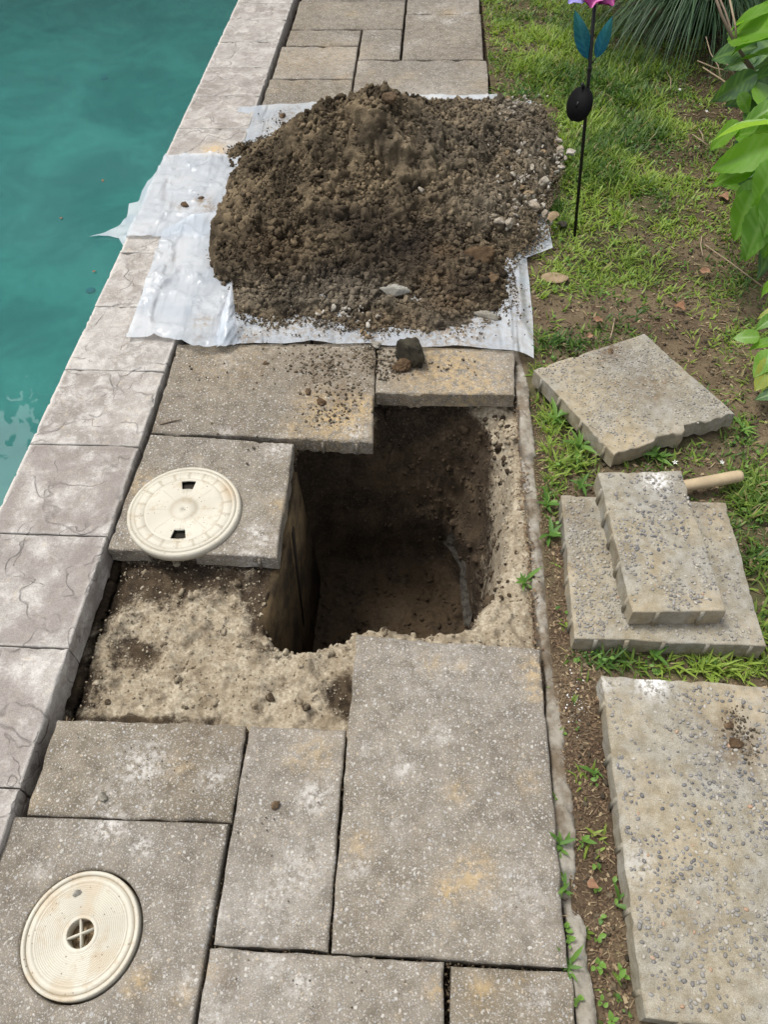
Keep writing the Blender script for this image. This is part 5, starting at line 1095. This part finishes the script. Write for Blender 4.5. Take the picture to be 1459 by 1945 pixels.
weed(995, 1108, 13, (0, 1, 2), 'bright green weed tuft on the sand at the right rim of the hole', -.05, 1.0)
for px, py, n, sz, lb in [(1066, 1608, 9, (0, 1), 'upper green weed sprouting on the edging strip beside the big slab'), (1072, 1690, 8, (0, 2), 'larger green weed on the edging strip midway down the big slab'), (1060, 1648, 3, (2,), 'long single leaf weed in the joint beside the edging'), (1078, 1835, 8, (0, 2), 'green weed at the front right corner of the big slab by the edging'), (1110, 1598, 7, (1, 3), 'small bushy weed on the soil between edging and pebbled slab'), (1130, 1470, 6, (0, 3), 'weed with one tall leaf beside the left edge of the pebbled slab'), (1062, 1390, 4, (3, 0), 'small weed where soil covers the edging strip'), (1135, 1690, 4, (4, 3), 'small clover like weed by the pebbled slab above the dead leaf'), (1175, 1715, 4, (3, 0), 'weed pressed against the left side of the pebbled slab'), (1134, 1835, 7, (4,), 'clover weed on the soil at the lower right'), (1180, 1850, 6, (3, 4), 'leafy weed between clover and pebbled slab near the bottom edge'), (1145, 1905, 5, (4,), 'round leaved weed lowest on the soil strip, left one'), (1165, 1940, 5, (4, 3), 'weed at the bottom edge of the picture beside the pebbled slab'), (1133, 1785, 3, (4,), 'tiny seedling on the soil strip'), (1075, 1760, 6, (3, 4), 'creeping weed in the joint along the edging, upper part'), (1080, 1790, 6, (3, 4), 'creeping weed in the joint along the edging, lower part'), (1093, 1900, 5, (4, 3), 'creeping weed at the bottom of the edging joint'), (1052, 1510, 4, (4, 3), 'little weed in the joint at mid height of the big slab by the edging'), (1040, 1310, 4, (4,), 'tiny weed in the joint near the top of the big slab'), (1105, 1220, 5, (3, 0), 'low weed by the front left corner of the stacked slabs')]:
    weed(px, py, n, sz, lb, -.018 if px > 1062 else -.03, .9)
# larger weeds in the grass
for px, py, n, sz, lb in [(1105, 925, 9, (0, 3), 'broad leaved weed left of the stacked slabs'), (1060, 800, 12, (0, 2), 'leafy weed clump at the left edge of the tilted slab'), (1100, 850, 12, (0, 2), 'leafy weed clump at the near corner of the tilted slab'), (1245, 868, 12, (2, 0), 'tall grass weed under the broken edge of the tilted slab'), (1410, 820, 9, (2, 0), 'weed at the right corner of the tilted slab'), (1040, 960, 8, (0, 3), 'weed beside the edging left of the stacked slabs, upper'), (1045, 1020, 7, (0, 3), 'weed beside the edging left of the stacked slabs, lower'), (1240, 1248, 7, (3, 3, 0), 'round leaved weed under the front of the stacked slabs')]:
    weed(px, py, n, sz, lb, -.02, 1.25)

# ------------------------------------------------------------------ ornamental grass clump
oc = P(1328, 72, -.02); og = empty('ornamental_grass', oc, label='dark green clump of long arching ornamental grass at the top right', cat='grass clump'); n = 1500
az = rng.uniform(0, 6.283, n); rr = .10*np.sqrt(rng.random(n)); base = np.c_[rr*np.cos(az)+.10*0, rr*np.sin(az)+.10, np.zeros(n)]
V, F = blades(base, az+rng.normal(0, .35, n), rng.uniform(.05, .55, n), rng.uniform(.48, .92, n), rng.uniform(.0035, .0065, n), rng.uniform(1.5, 2.9, n), (.8, 1, 1, 1, .95, .9, .8, .6, .4), zmin=np.zeros(n), seg=9)
tag(mk('blades', V, F, M_CLUMP, og, False, {'tint': np.repeat(np.clip(rng.random(n)**1.3, 0, 1), 19)}), kind='stuff')

# ------------------------------------------------------------------ broad leaved bush at the right
def leaf_mesh(seed, wr=.55, curl=.25, fold=.25, ragged=0.0):
    n, m = 17, 9; V = []; vein = []
    for i in range(n):
        t = i/(n-1); w_ = wr*.5*(math.sin(math.pi*t**.72)**.75)*(1-.25*t)+.0005
        if t > .82: w_ *= 1-.35*(t-.82)/.18
        for j in range(m):
            s = (j/(m-1))*2-1; sr = 1+.035*((i % 2)*2-1)*(abs(s) > .95)
            x_ = t+.10*abs(s)*0; y_ = s*w_*sr
            z_ = fold*abs(y_)*1.0-curl*t*t*.8+.05*math.sin(t*9+seed)*abs(s)*.5+.010*math.cos((t*9-abs(s)*1.6)*2*math.pi)*(abs(s) > .08)*(1-abs(s)*.5)*wr
            V.append((x_, y_, z_)); vv_ = 1.0 if j == m//2 else (.8 if math.cos((t*9-abs(s)*1.6)*2*math.pi) < -.75 else 0); vein.append(vv_)
    return np.array(V), grid_faces(n, m), np.array(vein)
LM = {}
for nm, mt in (('g', M_LEAF), ('s', M_LEAFGREY), ('y', M_LEAFYEL), ('p', M_LEAFPALE)):
    for k in range(3):
        V, F, ve = leaf_mesh(k*2.1, (.62, .52, .70)[k], (.25, .40, .15)[k], (.30, .45, .2)[k]); LM[nm, k] = mesh_data('leaf', V, F, mt, True, {'vein': ve})
bush = empty('broadleaf_bush', P(1560, 420, -.02), label='bush with large bright green pointed leaves at the right edge', cat='bush'); b0 = np.array(bush.location)
bush2 = empty('broadleaf_shoot', P(1470, 760, -.02), label='low leafy shoot with one yellowing leaf at the right edge, below the bush', cat='bush'); b2 = np.array(bush2.location)
def leaf_at(base, tip, roll=0.0, k=0, c='g', parent=bush, org=b0, lab=None):
    base, tip = np.asarray(base), np.asarray(tip); X = tip-base; L = np.linalg.norm(X); X = X/L; L *= 1.12
    view = np.array((0, 0, CH))-base; view /= np.linalg.norm(view); up = np.array((0, 0, 1.0))*.65+view*.6
    Yv = np.cross(up, X); Yv /= np.linalg.norm(Yv); Z = np.cross(X, Yv)
    cs, sn = math.cos(roll), math.sin(roll); Y2 = Yv*cs+Z*sn; Z2 = -Yv*sn+Z*cs
    M_ = Matrix(((X[0]*L, Y2[0]*L, Z2[0]*L, base[0]-org[0]), (X[1]*L, Y2[1]*L, Z2[1]*L, base[1]-org[1]), (X[2]*L, Y2[2]*L, Z2[2]*L, base[2]-org[2]), (0, 0, 0, 1)))
    o = link('leaf', LM[c, k], parent); o.matrix_local = M_
    if lab: o['label'] = lab
    return o
LEAVES = [  # base px, tip px, base z, tip z, roll, kind, colour
    (1475, 8, 1425, 12, .50, .46, .2, 0, 'g'), (1470, 22, 1386, 34, .50, .45, .3, 1, 'g'), (1480, 62, 1385, 48, .48, .42, -.2, 0, 'g'), (1480, 75, 1400, 70, .46, .42, .5, 1, 'g'), (1480, 105, 1418, 92, .42, .36, .1, 0, 'g'),
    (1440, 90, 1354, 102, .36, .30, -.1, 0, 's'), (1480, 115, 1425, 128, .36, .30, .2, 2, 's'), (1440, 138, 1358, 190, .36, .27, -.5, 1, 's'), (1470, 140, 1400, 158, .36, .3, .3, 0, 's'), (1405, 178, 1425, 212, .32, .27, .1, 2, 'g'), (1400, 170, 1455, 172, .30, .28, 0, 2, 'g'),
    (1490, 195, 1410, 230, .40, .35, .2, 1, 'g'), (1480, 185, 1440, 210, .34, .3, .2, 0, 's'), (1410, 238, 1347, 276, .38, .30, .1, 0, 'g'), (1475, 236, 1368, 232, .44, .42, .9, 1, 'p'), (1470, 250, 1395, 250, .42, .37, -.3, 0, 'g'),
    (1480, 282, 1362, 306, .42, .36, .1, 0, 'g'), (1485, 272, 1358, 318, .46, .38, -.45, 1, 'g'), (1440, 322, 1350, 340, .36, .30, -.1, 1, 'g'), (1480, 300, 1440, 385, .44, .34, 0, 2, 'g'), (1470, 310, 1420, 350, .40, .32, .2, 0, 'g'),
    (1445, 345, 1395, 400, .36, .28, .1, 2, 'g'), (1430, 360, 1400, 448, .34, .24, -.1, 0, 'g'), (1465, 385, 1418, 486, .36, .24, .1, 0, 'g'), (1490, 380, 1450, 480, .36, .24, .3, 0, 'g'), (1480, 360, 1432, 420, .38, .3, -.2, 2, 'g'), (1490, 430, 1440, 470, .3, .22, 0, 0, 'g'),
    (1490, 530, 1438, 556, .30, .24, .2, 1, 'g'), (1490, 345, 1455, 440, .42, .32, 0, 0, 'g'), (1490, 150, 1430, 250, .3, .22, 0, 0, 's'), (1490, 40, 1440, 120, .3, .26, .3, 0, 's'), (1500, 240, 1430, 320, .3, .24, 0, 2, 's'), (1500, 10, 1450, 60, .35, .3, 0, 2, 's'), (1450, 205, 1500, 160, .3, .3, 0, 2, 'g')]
for i, (bx, by, tx, ty, z0, z1, ro, k, c) in enumerate(LEAVES):
    leaf_at(P(bx, by, z0), P(tx, ty, z1), ro, k, c, lab='pale leaf seen edge on' if c == 'p' else None)
for i, (bx, by, tx, ty, z0, z1, ro, k, c) in enumerate(LEAVES):
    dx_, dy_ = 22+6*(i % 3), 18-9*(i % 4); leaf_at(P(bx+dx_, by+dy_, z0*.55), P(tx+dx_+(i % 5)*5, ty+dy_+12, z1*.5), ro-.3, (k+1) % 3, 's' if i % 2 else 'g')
for bx, by, tx, ty, z0, z1, ro, k, c in [(1445, 640, 1398, 640, .12, .11, 0, 2, 'g'), (1475, 600, 1440, 622, .14, .12, .1, 0, 'g'), (1475, 650, 1424, 655, .13, .10, .2, 1, 'g'), (1470, 665, 1436, 710, .12, .08, .1, 2, 'g'), (1480, 680, 1440, 735, .11, .06, 0, 2, 'y'), (1480, 745, 1440, 755, .05, .04, .1, 0, 's'), (1480, 590, 1445, 600, .14, .13, .2, 0, 'y'), (1485, 700, 1450, 700, .1, .09, .2, 0, 'g')]:
    leaf_at(P(bx, by, z0), P(tx, ty, z1), ro, k, c, bush2, b2, 'yellowing leaf' if c == 'y' else None)
def branch(pts, r0, r1, parent, org, mat=M_BARK, name='branch'):
    V, F = tube([np.asarray(p)-org for p in pts], np.linspace(r0, r1, len(pts)), 7); return mk(name, V, F, mat, parent, True)
branch([b0, P(1490, 260, .10), P(1455, 175, .22), P(1430, 130, .30), P(1400, 88, .38), P(1372, 30, .46), P(1355, -20, .52)], .009, .004, bush, b0)
branch([P(1400, 88, .38), P(1398, 50, .44), P(1385, -10, .50)], .004, .003, bush, b0, M_TWIG)
branch([P(1400, 90, .36), P(1378, 20, .42), P(1360, -20, .46)], .004, .003, bush, b0)
branch([P(1490, 330, .05), P(1460, 170, .26), P(1410, 110, .32), P(1395, 60, .36)], .008, .003, bush, b0)
branch([b0+np.array((-.05, -.1, 0)), P(1480, 330, .25), P(1500, 240, .38)], .008, .004, bush, b0)
branch([b0+np.array((-.05, -.1, 0)), P(1470, 420, .15), P(1450, 330, .33)], .008, .004, bush, b0)
branch([P(1490, 215, .02), P(1440, 200, .05), P(1408, 178, .08), P(1370, 150, .10), P(1336, 128, .12)], .005, .0025, bush, b0, M_TWIG)
branch([P(1370, 150, .10), P(1365, 125, .13), P(1350, 100, .16), P(1342, 70, .19)], .0025, .0015, bush, b0, M_TWIG)
branch([P(1398, 150, .06), P(1385, 135, .09), P(1360, 130, .10), P(1325, 115, .12)], .004, .002, bush, b0, M_TWIG)
branch([P(1388, 137, .09), P(1393, 118, .12), P(1380, 120, .14)], .003, .002, bush, b0, M_TWIG)
branch([P(1400, 150, .06), P(1380, 120, .12)], .0045, .004, bush, b0, M_TWIG)
branch([b2, P(1465, 690, .06), P(1462, 620, .13)], .004, .002, bush2, b2)
for i, (pts, lb) in enumerate([([(1345, 276), (1333, 267), (1316, 255)], 'short forked pale twig on the mulch near the bush'), ([(1337, 268), (1335, 256), (1328, 245)], 'thin upright pale twig crossing the forked twig'), ([(1158, 648), (1164, 628), (1168, 605)], 'thin curved dry stem behind the tilted slab, right one'), ([(1145, 622), (1138, 608), (1132, 602)], 'thin dry stem behind the tilted slab, left one'), ([(1336, 486), (1332, 465), (1334, 448)], 'single straw coloured stem on the bare soil'), ([(1340, 465), (1390, 500), (1450, 545)], 'long faint root across the bare soil by the bush'), ([(1262, 128), (1275, 150), (1275, 170)], 'dry stick upright at the foot of the grass clump')]):
    q = [P(a, b, -.014+.004*(j == 1)) for j, (a, b) in enumerate(pts)]; o0 = q[0]; V, F = tube([p-o0 for p in q], .0022, 6); tag(mk('twig', V, F, M_TWIG, None, True, loc=o0), lb, 'twig')
V, F = tube([(0, 0, 0), (.03, .012, .001), (.055, .02, 0)], [.0016, .0022, .001], 6); tag(mk('twig', V, F, M_BARK, None, True, loc=P(303, 806, .006)), 'short brown stick at the left edge of the large slab', 'twig')
# dead leaves
dl = []
for k in range(2):
    V, F, ve = leaf_mesh(5+k, .8, -.2, .6); V[:, 2] += .12*np.sin(V[:, 0]*7)*V[:, 1]*3; dl.append(mesh_data('dead_leaf', V, F, rock_mat('dead_leaf%d' % k, (.26, .14, .085), (.36, .22, .14)), True, {'vein': ve}))
for i, (px, py, s, lb) in enumerate([(1146, 612, .035, 'tan dead leaf behind the tilted slab'), (1285, 578, .040, 'reddish dead leaf on bare soil by the bush'), (1350, 517, .035, 'pale dead leaf on the soil by the bush'), (1370, 370, .045, 'curled dead leaf under the bush'), (1116, 1675, .022, 'little curled tan leaf on the lower soil strip'), (1125, 635, .025, 'small dead leaf lying left of the tilted slab corner'), (962, 92, .028, 'dead leaf in the grass at the far patio edge')]):
    o = link('dead_leaf', dl[i % 2], None, P(px, py, -.010), (random.uniform(-.3, .3), random.uniform(-.2, .2), random.uniform(0, 6))); o.scale = (s, s, s); tag(o, lb, 'dead leaf')
# fallen white blossoms
pv = []; pf = []
for k in range(5):
    a = k*1.257; pv += [(0, 0, 0), (.6*math.cos(a-.35), .6*math.sin(a-.35), .12), (math.cos(a), math.sin(a), .2), (.6*math.cos(a+.35), .6*math.sin(a+.35), .12)]; pf.append((4*k, 4*k+1, 4*k+2, 4*k+3))
bl = mesh_data('fallen_blossom', np.array(pv), np.array(pf), plain('white_petal', (.8, .8, .77)))
for px, py, lb in [(1292, 170, 'fallen white blossom nearest the lawn edge at the top right'), (1331, 198, 'fallen white blossom, upper one of the pair on the mulch'), (1343, 211, 'fallen white blossom, lower one of the pair on the mulch'), (1348, 147, 'fallen white blossom under the ornamental grass'), (1437, 192, 'fallen white blossom behind the bush leaves'), (1283, 878, 'fallen white blossom behind the wooden handle'), (1372, 878, 'white petal in the weeds right of the tilted slab')]:
    o = link('fallen_blossom', bl, None, P(px, py, -.008), (.3, .2, random.uniform(0, 6))); o.scale = (.0075,)*3; tag(o, lb, 'blossom')

# ------------------------------------------------------------------ garden stake with metal leaves and flower
g0 = P(1092, 448, -.03); ystk = g0[1]
def SP(px, py, dy=0.0): return PY(px, py, ystk+dy)
st = empty('garden_stake', g0, label='black garden stake with blue metal leaves, round black solar disc and purple flower', cat='garden stake')
lean = -.05
def onpole(py):      # pole runs straight through these pixels
    px = np.interp(py, [-40, 0, 200, 448], [1134, 1131.5, 1115, 1092]); return SP(px, py)
top = onpole(-40); V, F = tube([g0-g0, onpole(200)-g0, top-g0], [.0052, .0052, .0052], 10)
mk('pole', V, F, M_BLACK, st, True)
for a, b in ((126, .0065), (196, .0062)):
    p = onpole(a)-g0; q = onpole(a+9)-g0; V, F = tube([p, q], b, 10); mk('clamp', V, F, M_BLACK, st, True)
dc = SP(1100, 198, -.03)-g0; n = 40
nrm = np.array((-.85, -.5, .4)); nrm /= np.linalg.norm(nrm); ax = np.cross((0, 0, 1), nrm); ax /= np.linalg.norm(ax); ay = np.cross(nrm, ax)
def oriented_disc(c, r, h0, h1, name, mat, par):
    V, F = disc(r, h0, h1, n); V = V[:, :1]*ax+V[:, 1:2]*ay+V[:, 2:3]*nrm+c; return mk(name, V, F, mat, par)
sp_ = oriented_disc(dc, .0460, -.010, .004, 'solar_disc', M_BLACK2, st)
oriented_disc(dc, .044, .004, .0055, 'disc_face', M_BLACK2, st)
V, F = box(-.004, .004, -.008, .006, .0055, .008); V = V[:, :1]*ax+V[:, 1:2]*ay+V[:, 2:3]*nrm+dc; mk('switch', V, F, M_BLACK, st)
V, F = tube([SP(1112, 170, -.02)-g0, SP(1109, 163, -.01)-g0, SP(1106, 160, -.02)-g0], .005, 8); mk('bracket', V, F, M_BLACK, st, True)
V, F = tube([SP(1108, 162, -.01)-g0, SP(1113, 148, -.012)-g0, SP(1120, 135, -.006)-g0, SP(1121, 120)-g0], .0012, 6); mk('wire', V, F, M_BLACK, st, True)
def metal_leaf_mat():
    m = Mat('painted_metal_leaf'); t = m.attr('along'); c = m.mix(m.ramp(t, .1, .95), (0.0, .13, .27), (.03, .20, .20)); c = m.mix(m.math('MULTIPLY', m.attr('vein'), .4), c, (.06, .33, .38))
    return m.finish(c, .28, None, .6, Metallic=.55)
M_ML = metal_leaf_mat()
def metal_leaf(bpx, tpx, wr, side):
    b_, t_ = SP(*bpx), SP(*tpx); X = t_-b_; L = np.linalg.norm(X); X /= L; vw = np.array((0, 0, CH))-b_; vw /= np.linalg.norm(vw); Y_ = np.cross(vw, X); Y_ /= np.linalg.norm(Y_); Z_ = np.cross(X, Y_); n_, m2 = 19, 9; V = []; ve = []; al = []
    for i in range(n_):
        t = i/(n_-1); w_ = wr*.5*math.sin(math.pi*t**.8)**.85*(1-.15*t)+.0005
        for j in range(m2):
            s = j/(m2-1)*2-1; ph = math.cos((t*6-abs(s)*1.4)*2*math.pi); z_ = -.12*abs(s)*w_*2+.06*math.sin(3.14*t)*(1 if side else 1)-.018*max(0, ph-.6)*(j != m2//2)
            p = b_+L*(X*t+Y_*s*w_+Z_*z_)-g0; V.append(p); ve.append(1 if j == m2//2 else (ph > .75)); al.append(t)
    o = mk('metal_leaf', np.array(V), grid_faces(n_, m2), M_ML, st, True, {'vein': np.array(ve, float), 'along': np.array(al)})
    V, F = tube([b_-g0, onpole(124)-g0], .0014, 6); mk('leaf_stem', V, F, M_BLACK, o, True)
metal_leaf((1118, 112), (1092, 18), .33, 0); metal_leaf((1133, 110), (1164, 30), .36, 1)
# flower head: mostly above the picture's upper edge
fc = SP(1130, -56, -.012); fn = np.array((0, -.70, .55)); fn /= np.linalg.norm(fn); fa = np.cross((0, 0, 1), fn); fa /= np.linalg.norm(fa); fb = np.cross(fn, fa)
MG = plain('magenta_metal', (.16, .004, .09), .3, var=.1, spec=.6, Metallic=.4); LI = plain('lilac_metal', (.42, .38, .80), .3, var=.1, spec=.6, Metallic=.3); YE = plain('yellow_metal', (.7, .45, .05), .4)
for k in range(10):
    a = 2*math.pi*k/10-math.pi/2-.05; inner = k % 2; R_ = .100 if inner else .092; V = []; n_, m2 = 9, 7
    for i in range(n_):
        t = i/(n_-1); w_ = .064*(math.sin(math.pi*min(.97, t*.78+.12))**.7)/2+.001
        if t == 1: w_ *= .6
        for j in range(m2):
            s = j/(m2-1)*2-1; r_ = .012+(R_-.012)*t*(1-.10*s*s*(t > .8)); V.append(fc+(fa*math.cos(a)+fb*math.sin(a))*r_+(-fa*math.sin(a)+fb*math.cos(a))*s*w_+fn*(.012*t*t+.006*s*s-.008*inner)-g0)
    mk('petal', np.array(V), grid_faces(n_, m2), LI if k in (9, 5, 3) else MG, st, True)
V, F = disc(.016, 0, .012, 24); V = V[:, :1]*fa+V[:, 1:2]*fb+V[:, 2:3]*fn+fc-g0; mk('flower_centre', V, F, YE, st)

# floating bits on the pool
for px, py, lb in [(118, 413, 'small brown leaf bit floating on the pool in mid picture'), (182, 515, 'small tan leaf floating beside the near floor drain'), (195, 345, 'tiny floating leaf on the pool left of the plastic')]:
    o = link('floating_leaf', dl[0], None, P(px, py, WZ+.003), (0, 0, random.uniform(0, 6))); o.scale = (.014,)*3; tag(o, lb, 'leaf')

# ------------------------------------------------------------------ trees across the pool (seen only as reflections in the water)
M_TL = grass_mat('tree_leaf', (.02, .05, .012), (.05, .10, .025), (.06, .1, .03))
def tree(x, y, H, R_, seed, label, lo=.10):
    r = np.random.default_rng(seed); t = empty('garden_tree', (x, y, -.03), label=label, cat='tree')
    V, F = tube([(0, 0, 0), (.1, 0, H*.35), (0, .1, H*.7), (.05, 0, H*.92)], [.22, .17, .1, .03], 10); mk('trunk', V, F, M_BARK, t, True)
    nc = int(46*H/11*R_/2.6); a = r.uniform(0, 6.283, nc); q = R_*np.sqrt(r.random(nc))*.8; h = r.uniform(lo, .95, nc)*H; q = q*np.interp(h/H, [0, .3, .6, .95], [.9, 1, .9, .35])
    cs = np.c_[q*np.cos(a), q*np.sin(a), h]
    for k in cs[:7]:
        V, F = tube([(0, 0, k[2]*.5), (k[0]*.5, k[1]*.5, k[2]*.8), tuple(k)], [.09, .05, .02], 6); mk('limb', V, F, M_BARK, t, True)
    pos = np.concatenate([k+r.normal(0, 1, (330, 3))*np.array((.62, .62, .50)) for k in cs]); n_ = len(pos)
    V, F, A = scatter([(LV*1.0, LF)], pos, r.uniform(.20, .38, n_), rand_rot(n_)); tag(mk('crown', V, F, M_TL, t, False, A), kind='stuff')
tree(-2.6, 11.4, 11.5, 2.6, 1, 'tall tree straight behind the far end of the pool, mirrored in the water'); tree(-5.4, 11.3, 10.4, 2.8, 2, 'tallest tree behind the far left part of the pool'); tree(-7.9, 9.8, 8.5, 2.7, 3, 'tree beyond the far left corner of the pool'); tree(-9.6, 7.6, 6.0, 2.6, 4, 'tree on the left bank of the pool mirrored in the lower water'); tree(0.3, 12.4, 11.0, 2.4, 5, 'tree behind the far end of the patio')
